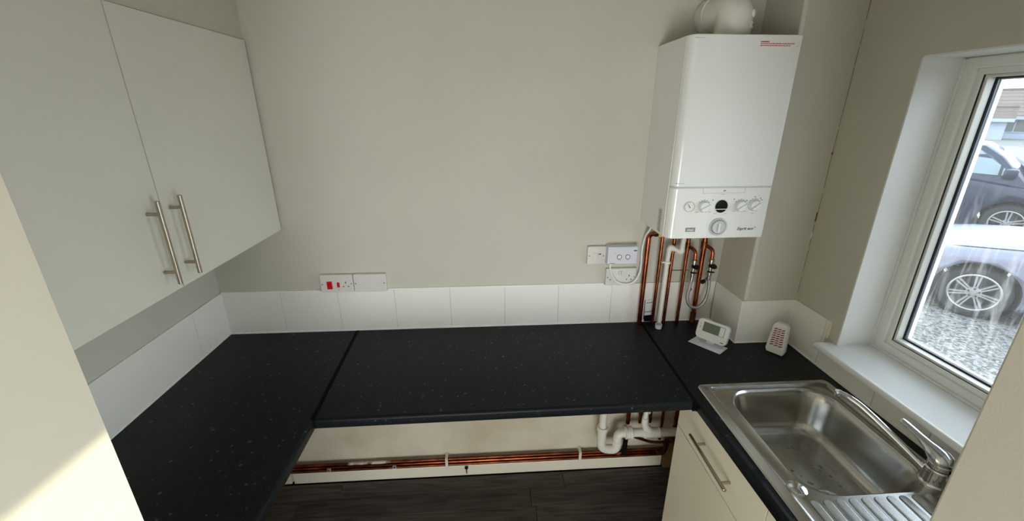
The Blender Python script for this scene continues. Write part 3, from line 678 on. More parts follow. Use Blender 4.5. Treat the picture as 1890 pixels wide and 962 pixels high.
p5 = thing('copper_pipe', 'thick copper pipe carrying the right valve of the braided filling loop', 'pipe', (2.208, -0.03, FZ), group=PG)
obj('tube', T([(2.208, -0.030, -0.72), (2.208, -0.030, 0.516)], 0.0112, seg=14), 'copper', p5)
obj('coupling', T([(2.208, -0.030, 0.004), (2.208, -0.030, 0.060)], 0.0135, seg=14), 'copper_dull', p5)
def branch(par, x, z, bx, by, zv):
    """tee, short bent branch, isolating valve that points down; returns hose start"""
    tee = obj('tee', T([(x, -0.030, z-0.018), (x, -0.030, z+0.018)], 0.0105 if x < 2.2 else 0.0140, seg=14), 'copper_dull', par)
    obj('branch', T([(x, -0.030, z), (x+(bx-x)*0.4, by*0.6, z), (bx, by, z-0.012), (bx, by, zv+0.03)], 0.0082, seg=12, fil=0.018), 'copper', par)
    v = obj('valve', LT([(0.0085, 0.034), (0.0125, 0.032), (0.0125, 0.018), (0.0090, 0.016), (0.0090, 0.004), (0.0115, 0.002), (0.0115, -0.012), (0.0080, -0.014), (0.0080, -0.030), (0.0105, -0.032), (0.0105, -0.046), (0.007, -0.050)], (bx, by, zv), seg=12), 'nickel', par)
    obj('valve_knob', LT([(0.016, 0), (0.0185, 0.002), (0.0185, 0.007), (0.014, 0.010)], (bx+0.003, by-0.010, zv-0.002), axis=(0.1, -0.35, 1), seg=18), 'black', v)
    obj('valve_lever', T([(bx-0.014, by-0.004, zv-0.026), (bx+0.016, by-0.010, zv-0.030)], 0.0035, seg=8), 'black', v)
    return Vector((bx, by, zv-0.048))
h0 = branch(p4, 2.131, 0.400, 2.152, -0.070, 0.316)
h1 = branch(p5, 2.208, 0.405, 2.232, -0.070, 0.318)
hose = thing('filling_loop', 'braided steel filling loop hose hanging between two valves', 'hose', (2.19, -0.07, 0.105))
pts = [h0+Vector((0, 0, 0.004)), (2.148, -0.070, 0.215), (2.141, -0.071, 0.165), (2.150, -0.073, 0.128), (2.172, -0.074, 0.108), (2.198, -0.074, 0.106), (2.222, -0.073, 0.124), (2.237, -0.072, 0.160), (2.240, -0.071, 0.215), h1+Vector((0, 0, 0.004))]
obj('braid', T(pts, 0.0074, seg=12, fil=0.02, n=4), 'steel_braid', hose)
obj('ferrule', T([h0+Vector((0, 0, 0.006)), h0+Vector((-0.001, 0, -0.022))], 0.0085, seg=12), 'nickel', hose)
obj('ferrule', T([h1+Vector((0, 0, 0.006)), h1+Vector((0.001, 0, -0.022))], 0.0085, seg=12), 'nickel', hose)
cap_ = obj('tethered_cap', LT([(0.006, 0), (0.009, 0.002), (0.009, 0.014), (0.006, 0.017)], (2.160, -0.055, 0.195), axis=(-0.6, -0.6, 0.3), seg=12), 'nickel', hose)
blk = obj('tethered_cap', LT([(0.006, 0), (0.010, 0.002), (0.010, 0.016), (0.006, 0.018)], (2.222, -0.055, 0.235), axis=(-0.9, -0.4, -0.1), seg=12), 'black', hose)
obj('tether', T([(2.236, -0.07, 0.27), (2.226, -0.062, 0.255), (2.219, -0.056, 0.238)], 0.0022, seg=6), 'black', hose)
# white condensate pipe
cp = thing('waste_pipe', 'white plastic condensate pipe with an offset bend below the boiler', 'pipe', (2.045, -0.045, FZ))
obj('tube', T([(2.086, -0.075, 0.516), (2.086, -0.066, 0.384), (2.036, -0.052, 0.408), (2.034, -0.048, 0.35), (2.034, -0.044, -0.40), (2.030, -0.075, -0.50)], 0.0108, seg=16, fil=0.012), 'pipe_white', cp)
obj('elbow_socket', T([(2.086, -0.067, 0.405), (2.086, -0.066, 0.384), (2.070, -0.061, 0.392)], 0.0128, seg=16, fil=0.012), 'pipe_white', cp)
obj('elbow_socket', T([(2.052, -0.056, 0.400), (2.036, -0.052, 0.408), (2.0352, -0.049, 0.385)], 0.0128, seg=16, fil=0.012), 'pipe_white', cp)
obj('pipe_clip', LT([(0.0145, 0), (0.0160, 0.002), (0.0160, 0.010), (0.0145, 0.012)], (2.034, -0.048, 0.325), seg=18), 'pipe_white', cp)
obj('clip_tail', B(2.010, 2.026, -0.052, 0.008, 0.327, 0.335, bev=0.002), 'pipe_white', cp)
# faint pencil-dark bead and pipe band on the wall between the pipes
struct('tile_trim', B(2.07, 2.17, 0.000, TP+0.001, 0.268, 0.2695), 'print_grey', wb)

# small card and white cup among the pipes
cd = thing('card_tag', 'small white printed card tucked behind the copper pipes', 'card', (1.995, -0.012, 0.0))
obj('sheet', prism(bmesh.new(), [(1.972, 0.118), (2.020, 0.124), (2.022, 0.040), (1.974, 0.035)], lambda u, v, s: (u, -0.004 if s == 0 else -0.0055, v)), 'paper', cd, smooth=False)
obj('sheet_edge', prism(bmesh.new(), [(1.9695, 0.119), (1.972, 0.119), (1.974, 0.014), (1.9715, 0.014)], lambda u, v, s: (u, -0.003 if s == 0 else -0.0057, v)), 'print_dark', cd, smooth=False)
obj('print_block', prism(bmesh.new(), [(1.974, 0.056), (2.020, 0.061), (2.020, 0.058), (1.974, 0.053)], lambda u, v, s: (u, -0.005 if s == 0 else -0.0060, v)), 'print_dark', cd, smooth=False)
for k in range(3):
    obj('print_line', prism(bmesh.new(), [(1.979+k*0.010, 0.106+k*0.001), (1.986+k*0.010, 0.107+k*0.001), (1.986+k*0.010, 0.102+k*0.001), (1.979+k*0.010, 0.101+k*0.001)], lambda u, v, s: (u, -0.005 if s == 0 else -0.0060, v)), 'print_grey', cd, smooth=False)
obj('dark_fold', prism(bmesh.new(), [(1.974, 0.036), (2.024, 0.052), (2.026, 0.001), (1.976, 0.001)], lambda u, v, s: (u, -0.0035 if s == 0 else -0.0050, v)), 'black', cd, smooth=False)
cc = thing('plastic_cap', 'small round white plastic cap standing on worktop by the pipes', 'cap', (2.023, -0.066, 0.0))
obj('rim', LT([(0.0140, 0.0), (0.0150, 0.001), (0.0162, 0.022), (0.0145, 0.0225), (0.0130, 0.006), (0.0, 0.005)], (2.023, -0.070, 0.0005), seg=28), 'plastic_lilac', cc)

# ------------------------------------------------------------------ electrical plates
def plate(t, x0, x1, z0, z1, d=0.010):
    return obj('plate', B(x0, x1, -d, TP+0.0005, z0, z1, bev=0.003, seg=3), 'socket', t)
def screw(par, x, z, y=-0.010): obj('screw', LT([(0.0030, 0), (0.0030, 0.0006), (0, 0.0008)], (x, y, z), axis=(0, -1, 0), seg=12), 'print_grey', par)
def pins(par, x, z, y=-0.010):
    bm = bmesh.new(); box(bm, x-0.002, x+0.002, y-0.0004, y+0.002, z+0.006, z+0.014); obj('earth_slot', bm, 'hole', par, smooth=False)
    for s in (-1, 1): obj('pin_slot', B(x+s*0.011-0.003, x+s*0.011+0.003, y-0.0004, y+0.002, z-0.011, z-0.007), 'hole', par, smooth=False)
EG = 'white electrical wall plates'
ck = thing('cooker_switch', 'white cooker switch plate with red rockers and socket above the tiles', 'switch', (0.523, 0, 0.205), group=EG)
p = plate(ck, 0.450, 0.596, 0.204, 0.290)
obj('red_rocker', B(0.480, 0.503, -0.0155, -0.008, 0.222, 0.259, bev=0.002), 'red', p)
obj('red_rocker', B(0.5245, 0.5355, -0.0145, -0.008, 0.230, 0.254, bev=0.0015), 'red', p)
screw(p, 0.4585, 0.2455); screw(p, 0.5875, 0.2455); pins(p, 0.563, 0.242)
obj('lamp', LT([(0.0018, 0), (0.0018, 0.001), (0, 0.0012)], (0.529, -0.010, 0.2165), axis=(0, -1, 0), seg=10), 'red', p)
bk = thing('blank_plate', 'plain white double blanking plate beside the red cooker switch', 'plate', (0.672, 0, 0.205), group=EG)
p = plate(bk, 0.5985, 0.7445, 0.204, 0.290, 0.011); screw(p, 0.607, 0.246, -0.011); screw(p, 0.735, 0.246, -0.011)
sp2 = thing('fused_spur', 'white fused spur switch plate left of the control box', 'switch', (1.714, 0, 0.315), group=EG)
p = plate(sp2, 1.6705, 1.7565, 0.315, 0.401)
screw(p, 1.6805, 0.3555); screw(p, 1.7455, 0.3555)
obj('fuse_carrier', B(1.696, 1.714, -0.0125, -0.008, 0.342, 0.369, bev=0.001), 'socket', p)
r_ = obj('rocker', B(1.7205, 1.7345, -0.0145, -0.008, 0.343, 0.366, bev=0.0015), 'socket', p)
obj('rocker_mark', B(1.7225, 1.7325, -0.0150, -0.012, 0.363, 0.3665), 'print_dark', r_, smooth=False)
ds = thing('double_socket', 'white double socket below the control box, cable looped across it', 'socket', (1.838, 0, 0.205), group=EG)
p = plate(ds, 1.7645, 1.9105, 0.204, 0.290)
screw(p, 1.774, 0.2455); screw(p, 1.902, 0.2455); pins(p, 1.798, 0.243); pins(p, 1.876, 0.243)
for x in (1.829, 1.8405): obj('rocker', B(x-0.0052, x+0.0052, -0.0145, -0.008, 0.256, 0.278, bev=0.0015), 'socket', p)
cb = thing('heating_receiver', 'white heating control box with two round buttons beside the boiler pipes', 'control box', (1.823, 0, 0.322))
p = obj('housing', B(1.7560, 1.8955, -0.040, TP+0.0005, 0.3225, 0.4075, bev=0.005, seg=3), 'plastic_lilac', cb)
obj('lid_seam', B(1.7555, 1.896, -0.034, -0.0333, 0.3220, 0.408), 'logo_grey', p, smooth=False)
for x in (1.811, 1.8505):
    q = obj('button_ring', LT([(0.0115, 0), (0.0115, 0.0010), (0.0092, 0.0010), (0.0092, 0.0)], (x, -0.040, 0.359), axis=(0, -1, 0), seg=24), 'print_dark', p)
    obj('button', LT([(0.0090, 0), (0.0088, 0.0014), (0.0, 0.0018)], (x, -0.040, 0.359), axis=(0, -1, 0), seg=24), 'plastic', q)
    obj('caption', B(x-0.006, x+0.006, -0.0406, -0.038, 0.3445, 0.3460), 'logo_grey', p, smooth=False)
obj('badge', B(1.876, 1.891, -0.0406, -0.038, 0.386, 0.391), 'print_dark', p, smooth=False)
obj('caption', B(1.766, 1.792, -0.0406, -0.038, 0.3275, 0.3295), 'print_grey', p, smooth=False)
obj('lamp', LT([(0.0016, 0), (0.0016, 0.0008), (0, 0.001)], (1.790, -0.040, 0.380), axis=(0, -1, 0), seg=10), 'logo_grey', p)
tag(obj('cable', T([(1.776, -0.022, 0.3245), (1.7765, -0.024, 0.300), (1.785, -0.022, 0.268), (1.806, -0.0195, 0.234), (1.832, -0.0185, 0.2155), (1.866, -0.0185, 0.2120), (1.894, -0.0185, 0.2195), (1.912, -0.018, 0.240), (1.926, -0.016, 0.275), (1.928, -0.012, 0.330), (1.925, -0.008, 0.38), (1.932, -0.010, 0.44), (1.945, -0.06, 0.52)], 0.0050, seg=10, fil=0.02, n=5), 'plastic'), 'white cable looping from the control box across the double socket', 'cable')

# ------------------------------------------------------------------ things on the right worktop
# thermostat on its stand, on a folded leaflet
e1 = Vector((0.65, -0.76, 0)).normalized(); rz = math.atan2(e1.y, e1.x)
th = thing('thermostat', 'white digital room thermostat on a stand in front of the chase', 'thermostat', (2.195, -0.228, 0.0022), rotz=rz)
def tilt(bm, z0, a):
    for v in bm.verts:
        y_, z_ = v.co.y, v.co.z-z0; v.co.y = y_*math.cos(a)+z_*math.sin(a); v.co.z = z0+z_*math.cos(a)-y_*math.sin(a)
    return bm
TA = 0.30
def tb(*a, **k): return tilt(B(*a, **k), 0.018, TA)
bod = bmesh.new(); prism(bod, rrect(-0.066, 0.066, 0.018, 0.106, 0.014), lambda u, v, s: (u, -0.012 if s == 0 else 0.012, v))
bmesh.ops.bevel(bod, geom=[e for e in bod.edges if abs(e.verts[0].co.y-e.verts[1].co.y) < 1e-6], offset=0.004, segments=3, profile=0.5, affect='EDGES')
bo = obj('housing', tilt(bod, 0.018, TA), 'plastic', th)
obj('bezel', tb(-0.042, 0.050, -0.0128, -0.010, 0.052, 0.096, bev=0.0005), 'logo_grey', bo)
obj('display', tb(-0.040, 0.027, -0.0136, -0.010, 0.054, 0.094, bev=0.0005), 'lcd', bo)
obj('button_panel', tb(0.029, 0.048, -0.0136, -0.010, 0.054, 0.094, bev=0.001), 'plastic', bo)
for x, z in ((0.034, 0.086), (0.043, 0.086), (0.034, 0.062), (0.043, 0.062)): obj('button', tb(x-0.003, x+0.003, -0.0150, -0.012, z-0.003, z+0.003, bev=0.0008), 'plastic', bo)
for z in (0.068, 0.084):
    q = obj('button', tilt(LT([(0.0055, 0), (0.0055, 0.002), (0.004, 0.003), (0, 0.003)], (-0.0525, -0.012, z), axis=(0, -1, 0), seg=14), 0.018, TA), 'plastic', bo)
    obj('arrow', tilt(prism(bmesh.new(), [(-0.0025, -0.0016), (0.0025, -0.0016), (0, 0.0024)], lambda u, v, s: (-0.0525+u, -0.0152 if s == 0 else -0.0146, z+(v if z > 0.08 else -v))), 0.018, TA), 'print_dark', q, smooth=False)
obj('button_strip', tb(-0.060, -0.045, -0.0126, -0.010, 0.055, 0.096, bev=0.001), 'plastic', bo)
obj('badge', tb(0.042, 0.055, -0.0124, -0.010, 0.026, 0.030), 'print_grey', bo, smooth=False)
obj('stand_neck', tilt(B(-0.016, 0.018, -0.006, 0.014, 0.004, 0.024, bev=0.003), 0.0, 0.15), 'plastic_lilac', th)
obj('stand_base', prism(bmesh.new(), [(0.055*math.cos(2*PI*k/28)+0.004, 0.030*math.sin(2*PI*k/28)-0.002) for k in range(28)], lambda u, v, s: (u, v, 0.0 if s == 0 else 0.006)), 'plastic_lilac', th)
lf = thing('leaflet', 'folded white paper leaflet lying under the thermostat stand', 'leaflet', (2.187, -0.228, 0.0), rotz=rz)
obj('sheet', prism(bmesh.new(), [(-0.075, -0.036), (0.066, -0.040), (0.072, 0.034), (-0.066, 0.040)], lambda u, v, s: (u, v, 0.0004 if s == 0 else 0.0012)), 'paper', lf, smooth=False)
obj('sheet', prism(bmesh.new(), [(-0.073, -0.034), (0.067, -0.037), (0.070, 0.032), (-0.066, 0.037)], lambda u, v, s: (u, v, 0.0013 if s == 0 else 0.0019)), 'paper', lf, smooth=False)
# air freshener
e2 = Vector((0.40, -0.92, 0)).normalized()
af = thing('air_freshener', 'white plastic air freshener with slanted dark red slots on the worktop', 'air freshener', (2.445, -0.305, 0.0005), rotz=math.atan2(-0.80, 0.60))
AT = 0.10
def out2(s=1.0, z0=0.0, z1=0.140):
    p = []
    for q in [(0.037, z0+0.016), (0.031, z0), (-0.031, z0), (-0.037, z0+0.016), (-0.0285, z1-0.014), (-0.020, z1-0.002), (-0.009, z1), (0.009, z1), (0.020, z1-0.002), (0.0285, z1-0.014)]: p.append((q[0]*s, q[1]))
    return p
bm = bmesh.new(); prism(bm, out2(), lambda u, v, s: (u, -0.016 if s == 0 else 0.016, v))
bmesh.ops.bevel(bm, geom=[e for e in bm.edges if abs(e.verts[0].co.y-e.verts[1].co.y) < 1e-6], offset=0.005, segments=3, profile=0.5, affect='EDGES')
ab = obj('housing', tilt(bm, 0, AT), 'plastic', af)
fr = obj('front_panel', tilt(prism(bmesh.new(), [(0.0285, 0.030), (-0.0285, 0.030), (-0.0225, 0.126), (0.0225, 0.126)], lambda u, v, s: (u, -0.0175 if s == 0 else -0.014, v)), 0, AT), 'plastic', ab)
for r_i in range(8):
    for c_i in range(3):
        z = 0.038+r_i*0.0105; sc = 1-0.22*(z-0.03)/0.1; x = (c_i-1)*0.0165*sc
        w = 0.0070*sc
        if r_i == 0 and c_i == 0: pass
        obj('slot', tilt(prism(bmesh.new(), [(x-w, z-0.0028), (x+w, z+0.0022), (x+w, z+0.0068), (x-w, z+0.0018)], lambda u, v, s: (u, -0.0182 if s == 0 else -0.0165, v)), 0, AT), 'fresh_red', fr, smooth=False)

# ------------------------------------------------------------------ below the middle worktop
HG = 'horizontal copper pipes above the skirting'
lab = ['upper copper pipe running along the skirting, smeared with white paint', 'middle copper pipe running along above the skirting', 'lowest copper pipe resting along the skirting top']
# white overspray on the upper run
t, b = nodes(MATS['copper_painted'])
src = b.inputs['Base Color'].links[0].from_socket
geo = t.nodes.new('ShaderNodeNewGeometry'); sx = t.nodes.new('ShaderNodeSeparateXYZ'); t.links.new(geo.outputs['Position'], sx.inputs[0])
nn = t.nodes.new('ShaderNodeTexNoise'); nn.inputs['Scale'].default_value = 22; nn.inputs['Detail'].default_value = 5; t.links.new(geo.outputs['Position'], nn.inputs['Vector'])
ra = t.nodes.new('ShaderNodeMapRange'); ra.inputs['From Min'].default_value = 0.38; ra.inputs['From Max'].default_value = 0.46; t.links.new(sx.outputs['X'], ra.inputs[0])
rb = t.nodes.new('ShaderNodeMapRange'); rb.inputs['From Min'].default_value = 0.80; rb.inputs['From Max'].default_value = 0.60; t.links.new(sx.outputs['X'], rb.inputs[0])
m1 = t.nodes.new('ShaderNodeMath'); m1.operation = 'MULTIPLY'; t.links.new(ra.outputs[0], m1.inputs[0]); t.links.new(rb.outputs[0], m1.inputs[1])
m2 = t.nodes.new('ShaderNodeMath'); m2.operation = 'MULTIPLY'; t.links.new(m1.outputs[0], m2.inputs[0]); t.links.new(nn.outputs['Fac'], m2.inputs[1])
gt = t.nodes.new('ShaderNodeMapRange'); gt.inputs['From Min'].default_value = 0.30; gt.inputs['From Max'].default_value = 0.48; t.links.new(m2.outputs[0], gt.inputs[0])
mx = t.nodes.new('ShaderNodeMix'); mx.data_type = 'RGBA'; mx.inputs[7].default_value = S((210, 204, 190)); t.links.new(gt.outputs[0], mx.inputs[0]); t.links.new(src, mx.inputs[6]); t.links.new(mx.outputs[2], b.inputs['Base Color'])
inv = t.nodes.new('ShaderNodeMath'); inv.operation = 'SUBTRACT'; inv.inputs[0].default_value = 1.0; t.links.new(gt.outputs[0], inv.inputs[1]); t.links.new(inv.outputs[0], b.inputs['Metallic'])
for k, z in enumerate((-0.795, -0.8115, -0.828)):
    tag(obj('copper_pipe', T([(0.0, -0.022-0.003*k, z), (2.17, -0.022-0.003*k, z)], 0.0078, seg=12), ('copper_painted', 'copper', 'copper_dull')[k]), lab[k], 'pipe', HG)
for x, lbl in ((0.964, 'white pipe clip at the middle of the skirting pipes'), (1.693, 'white pipe clip on the skirting pipes left of the waste trap')):
    c = thing('pipe_clip', lbl, 'clip', (x, -0.02, -0.83), group='white clips on the skirting pipes')
    obj('strap', B(x-0.0075, x+0.0075, -0.0385, -0.0345, -0.842, -0.780, bev=0.0015), 'pipe_white', c)
    obj('lug', B(x-0.0075, x+0.0075, -0.0385, 0.008, -0.786, -0.777, bev=0.0015), 'pipe_white', c)
    obj('lug', B(x-0.0075, x+0.0075, -0.0385, 0.0, -0.845, -0.838, bev=0.0015), 'pipe_white', c)
for x, lbl in ((0.343, 'small grey saddle clip nearest the left end of skirting pipes'), (0.686, 'small grey saddle clip on the painted stretch of skirting pipe')):
    c = thing('saddle_clip', lbl, 'clip', (x, -0.03, -0.81), group='small saddle clips on the skirting pipes')
    obj('saddle', B(x-0.010, x+0.010, -0.040, -0.030, -0.826, -0.806, bev=0.002), 'logo_grey', c)
    obj('screw_head', LT([(0.005, 0), (0.004, 0.002), (0, 0.0025)], (x, -0.040, -0.816), axis=(0, -1, 0), seg=10), 'print_dark', c)
ct = thing('wall_bracket', 'small dark metal bracket fixed to the skirting board', 'bracket', (1.067, -0.012, -0.905))
obj('plate', B(1.060, 1.074, -0.014, -0.0085, -0.905, -0.855, bev=0.002), 'cream', ct)
obj('ring', LT([(0.010, 0), (0.010, 0.008), (0.005, 0.009), (0.005, 0.002), (0, 0.002)], (1.067, -0.013, -0.868), axis=(0, -1, 0), seg=16), 'black', ct)
obj('hook', T([(1.067, -0.018, -0.874), (1.067, -0.024, -0.890), (1.069, -0.020, -0.905)], 0.003, seg=8), 'copper_dull', ct)
# waste trap and drain pipe
wt = thing('waste_trap', 'white plastic washing machine trap and waste pipe below the worktop', 'waste trap', (1.95, -0.10, -0.74))
y_ = -0.10
obj('standpipe', T([(1.783, y_, -0.045), (1.783, y_, -0.585)], 0.0190, seg=20), 'pipe_white', wt)
ub = obj('trap_bend', T([(1.783, y_, -0.555), (1.783, y_, -0.695), (1.868, y_, -0.705), (1.868, y_, -0.640)], 0.0235, seg=20, fil=0.045, n=10), 'pipe_white', wt)
obj('trap_collar', LT([(0.0270, 0), (0.0280, 0.003), (0.0280, 0.024), (0.0265, 0.028)], (1.783, y_, -0.578), seg=24), 'pipe_white', ub)
obj('trap_collar', LT([(0.0262, 0), (0.0272, 0.002), (0.0272, 0.016), (0.0255, 0.020)], (1.868, y_, -0.662), seg=24), 'pipe_white', ub)
obj('elbow', T([(1.868, y_, -0.650), (1.868, y_, -0.598), (1.930, y_, -0.598)], 0.0225, seg=20, fil=0.038, n=8), 'pipe_white', wt)
nut = obj('compression_nut', LT([(0.029, 0), (0.032, 0.003), (0.032, 0.008), (0.029, 0.010), (0.028, 0.018), (0.033, 0.020), (0.034, 0.036), (0.030, 0.040)], (1.903, y_, -0.598), axis=(1, 0, 0), seg=20), 'pipe_white', wt)
obj('drain_pipe', T([(1.935, y_, -0.598), (2.30, y_, -0.612)], 0.0222, seg=20), 'pipe_white', wt)
te = obj('tee', T([(2.005, y_, -0.6007), (2.085, y_, -0.6037)], 0.0262, seg=20), 'pipe_white', wt)
for x in (2.003, 2.080): obj('tee_rim', LT([(0.0262, 0), (0.0285, 0.002), (0.0285, 0.008), (0.0262, 0.010)], (x, y_, -0.6022), axis=(1, 0, -0.03), seg=20), 'pipe_white', te)
obj('swept_branch', T([(2.004, y_, -0.505), (2.004, y_, -0.560), (2.050, y_, -0.600)], [0.0165, 0.0215], seg=16, fil=0.03), 'pipe_white', te)
obj('inlet_pipe', T([(2.030, -0.080, -0.44), (2.004, y_, -0.47), (2.004, y_, -0.53)], 0.0125, seg=16, fil=0.02), 'pipe_white', wt)
# low copper pipework and dark drain cock
lo = thing('copper_pipework', 'tarnished low copper branch with dark valves beneath the white waste pipe', 'pipe', (2.1, -0.05, -0.80))
obj('tube', T([(1.97, -0.055, -0.668), (2.075, -0.058, -0.712), (2.25, -0.060, -0.716)], 0.0078, seg=12, fil=0.03), 'copper_dull', lo)
obj('riser', T([(2.158, -0.060, -0.700), (2.158, -0.050, -0.78)], 0.0115, seg=12), 'copper_dull', lo)
obj('valve', LT([(0.012, 0), (0.017, 0.002), (0.017, 0.020), (0.011, 0.022), (0.011, 0.034), (0.015, 0.036), (0.015, 0.044)], (2.120, -0.042, -0.795), axis=(1, 0, 0), seg=8), 'copper_dull', lo)
dc_ = obj('drain_cock', LT([(0.010, 0), (0.016, 0.002), (0.016, 0.018), (0.009, 0.020), (0.009, 0.030)], (1.890, -0.040, -0.790), axis=(1, 0, 0), seg=8), 'copper_dull', lo)
obj('black_drop', T([(1.930, -0.06, -0.640), (1.930, -0.05, -0.785)], 0.013, seg=12), 'black', lo)
ch = thing('timber_offcut', 'rough brown timber offcut against the wall at the skirting end', 'timber', (2.21, -0.02, FZ))
obj('block', B(2.175, 2.26, -0.03, TP-0.001, FZ, -0.70, bev=0.003), 'dust_brown', ch)

# ------------------------------------------------------------------ outside
GZ = -1.38
struct('ground', prism(bmesh.new(), [(2.86, -12), (70, -12), (70, 70), (2.86, 70)], lambda u, v, s: (u, v, GZ-0.1 if s == 0 else GZ)), 'gravel', label='gravel ground outside the window')
def pol(name, pts, m, parent, th, n):
    """flat polygon slab pushed out along n"""
    n = Vector(n).normalized()*th
    bm = bmesh.new(); a = [bm.verts.new(Vector(p)) for p in pts]; c = [bm.verts.new(Vector(p)+n) for p in pts]; k = len(pts)
    for i in range(k): bm.faces.new((a[i], a[(i+1) % k], c[(i+1) % k], c[i]))
    bm.faces.new(a[::-1]); bm.faces.new(c)
    return obj(name, bm, m, parent, smooth=False)
def wheel(parent, x, y, z, side, nsp, R=0.315, RR=0.225):
    """side = +1 left (outward +y)"""
    ax = (0, side, 0); c = (x, y, z)
    ty = obj('tyre', LT([(RR, -0.19), (R*0.93, -0.20), (R, -0.17), (R, -0.04), (R*0.93, -0.004), (RR+0.02, 0.0), (RR, -0.012)], c, ax, seg=40, caps=False), 'tyre', parent)
    rim = obj('rim', LT([(RR+0.004, -0.010), (RR-0.008, 0.0), (RR-0.018, -0.004), (RR-0.024, -0.05), (RR-0.03, -0.15)], c, ax, seg=40, caps=False), 'alloy', parent)
    obj('brake_disc', LT([(RR-0.03, 0), (0, 0.001)], (x, y-side*0.13, z), ax, seg=28), 'car_trim', rim)
    for k in range(nsp):
        for dlt in ((-0.09, 0.09) if nsp > 5 else (-0.13, 0.13)):
            a0 = 2*PI*k/nsp+PI/2
            p0 = (0.050*math.cos(a0+dlt*2.4), 0.050*math.sin(a0+dlt*2.4)); p1 = ((RR-0.014)*math.cos(a0+dlt), (RR-0.014)*math.sin(a0+dlt))
            d = Vector((p1[0]-p0[0], p1[1]-p0[1])).normalized(); w = Vector((-d.y, d.x))*(0.0085 if nsp > 5 else 0.012)
            obj('spoke', prism(bmesh.new(), [(p0[0]+w.x, p0[1]+w.y), (p1[0]+w.x, p1[1]+w.y), (p1[0]-w.x, p1[1]-w.y), (p0[0]-w.x, p0[1]-w.y)], lambda u, v, s: (x+u, y-side*(0.05 if s == 0 else 0.012), z+v)), 'alloy', rim, smooth=False)
    hub = obj('hub', LT([(0.068, -0.05), (0.066, -0.014), (0.030, -0.010), (0.028, -0.004), (0, -0.003)], c, ax, seg=24), 'alloy', rim)
    for k in range(5):
        a0 = 2*PI*k/5+PI/2; obj('wheel_nut', LT([(0.010, -0.014), (0.010, -0.004), (0, -0.003)], (x+0.047*math.cos(a0), y, z+0.047*math.sin(a0)), ax, seg=8), 'car_trim', rim)
def car(name, label, paint, loc, rz, nsp, ks=1.0, cdx=0.0, RW=0.315, RR=0.225):
    """x forward, y left, z up, origin on the ground under the front axle"""
    t = thing(name, label, 'car', loc, rotz=rz, group='cars parked outside the window')
    HW = 0.87; WB = 2.6; ZW = RW
    # body: cross sections from nose to tail  (x, sill z, shoulder z, half width, centre crown)
    st = [(0.86, 0.36, 0.52, 0.50, 0.54), (0.80, 0.26, 0.62, 0.66, 0.66), (0.66, 0.20, 0.70, 0.78, 0.755), (0.45, 0.18, 0.765, 0.85, 0.83), (0.20, 0.18, 0.81, HW, 0.885), (-0.10, 0.18, 0.845, HW, 0.93), (-0.45, 0.18, 0.885, HW, 0.965),
          (-0.80, 0.18, 0.92, HW, 0.985), (-1.4, 0.18, 0.935, HW, 0.99), (-2.0, 0.18, 0.95, HW, 0.99), (-2.6, 0.18, 0.965, HW, 0.99), (-3.0, 0.22, 0.965, 0.85, 0.99), (-3.30, 0.28, 0.94, 0.80, 0.96), (-3.42, 0.40, 0.86, 0.72, 0.88)]
    st = [(x, zb, zs*ks, w, zc*ks) for x, zb, zs, w, zc in st]
    rg = []
    for x, zb, zs, w, zc in st:
        h = [(w*0.90, zb), (w*0.985, zb+0.06), (w, zb+(zs-zb)*0.45), (w*0.99, zs-0.14*(zs-zb)-0.03), (w*0.955, zs-0.02), (w*0.88, zs+0.012), (w*0.6, zc-0.018), (w*0.3, zc-0.004)]
        rg.append([(x, u, v) for u, v in h]+[(x, 0, zc)]+[(x, -u, v) for u, v in h[::-1]]+[(x, 0, zb)])
    body = obj('body', loft(bmesh.new(), rg), paint, t, angle=48)
    for xw in (0, -WB):       # wheel arches
        cut = obj('arch_cutter', LT([(RW+0.053, -1.1), (RW+0.053, 1.1)], (xw, 0, ZW+0.01), (0, 1, 0), seg=40), 'car_trim', t)
        md = body.modifiers.new('arch', 'BOOLEAN'); md.operation = 'DIFFERENCE'; md.object = cut; md.solver = 'EXACT'
        bpy.context.view_layer.update(); dg = bpy.context.evaluated_depsgraph_get(); me = bpy.data.meshes.new_from_object(body.evaluated_get(dg)); body.modifiers.clear(); body.data = me
        bpy.data.objects.remove(cut)
        obj('wheel_well', LT([(RW+0.051, -0.80), (RW+0.051, 0.80)], (xw, 0, ZW+0.01), (0, 1, 0), seg=40, caps=False), 'car_trim', t)
        obj('axle_block', B(xw-0.05, xw+0.05, -0.62, 0.62, 0.2, 0.45), 'car_trim', t, smooth=False)
        for s in (1, -1): wheel(t, xw, s*0.845, ZW, s, nsp, RW, RR)
    # greenhouse
    def GZs(bm):
        for q in bm.verts: q.co.z *= ks
        return bm
    def G(bm):
        for q in bm.verts: q.co.x += cdx; q.co.z *= ks
        return bm
    # cabin as loft of belt outline to roof outline
    belt = [(-0.45, 0.55), (-0.62, 0.775), (-2.3, 0.785), (-2.95, 0.74), (-3.15, 0.45), (-3.15, -0.45), (-2.95, -0.74), (-2.3, -0.785), (-0.62, -0.775), (-0.45, -0.55)]
    roof = [(-1.22, 0.42), (-1.34, 0.565), (-2.1, 0.58), (-2.55, 0.55), (-2.66, 0.40), (-2.66, -0.40), (-2.55, -0.55), (-2.1, -0.58), (-1.34, -0.565), (-1.22, -0.42)]
    mid_ = [(a[0]*0.35+c[0]*0.65, a[1]*0.35+c[1]*0.65+0.03*(1 if a[1] > 0 else -1)) for a, c in zip(belt, roof)]
    rg = [[(u, w, 0.82) for u, w in belt], [(u, w, 1.26) for u, w in mid_], [(u, w, 1.405) for u, w in roof], [(u*0.9-0.19, w*0.75, 1.445) for u, w in roof]]
    cab = obj('cabin', G(loft(bmesh.new(), rg)), paint, t, angle=40)
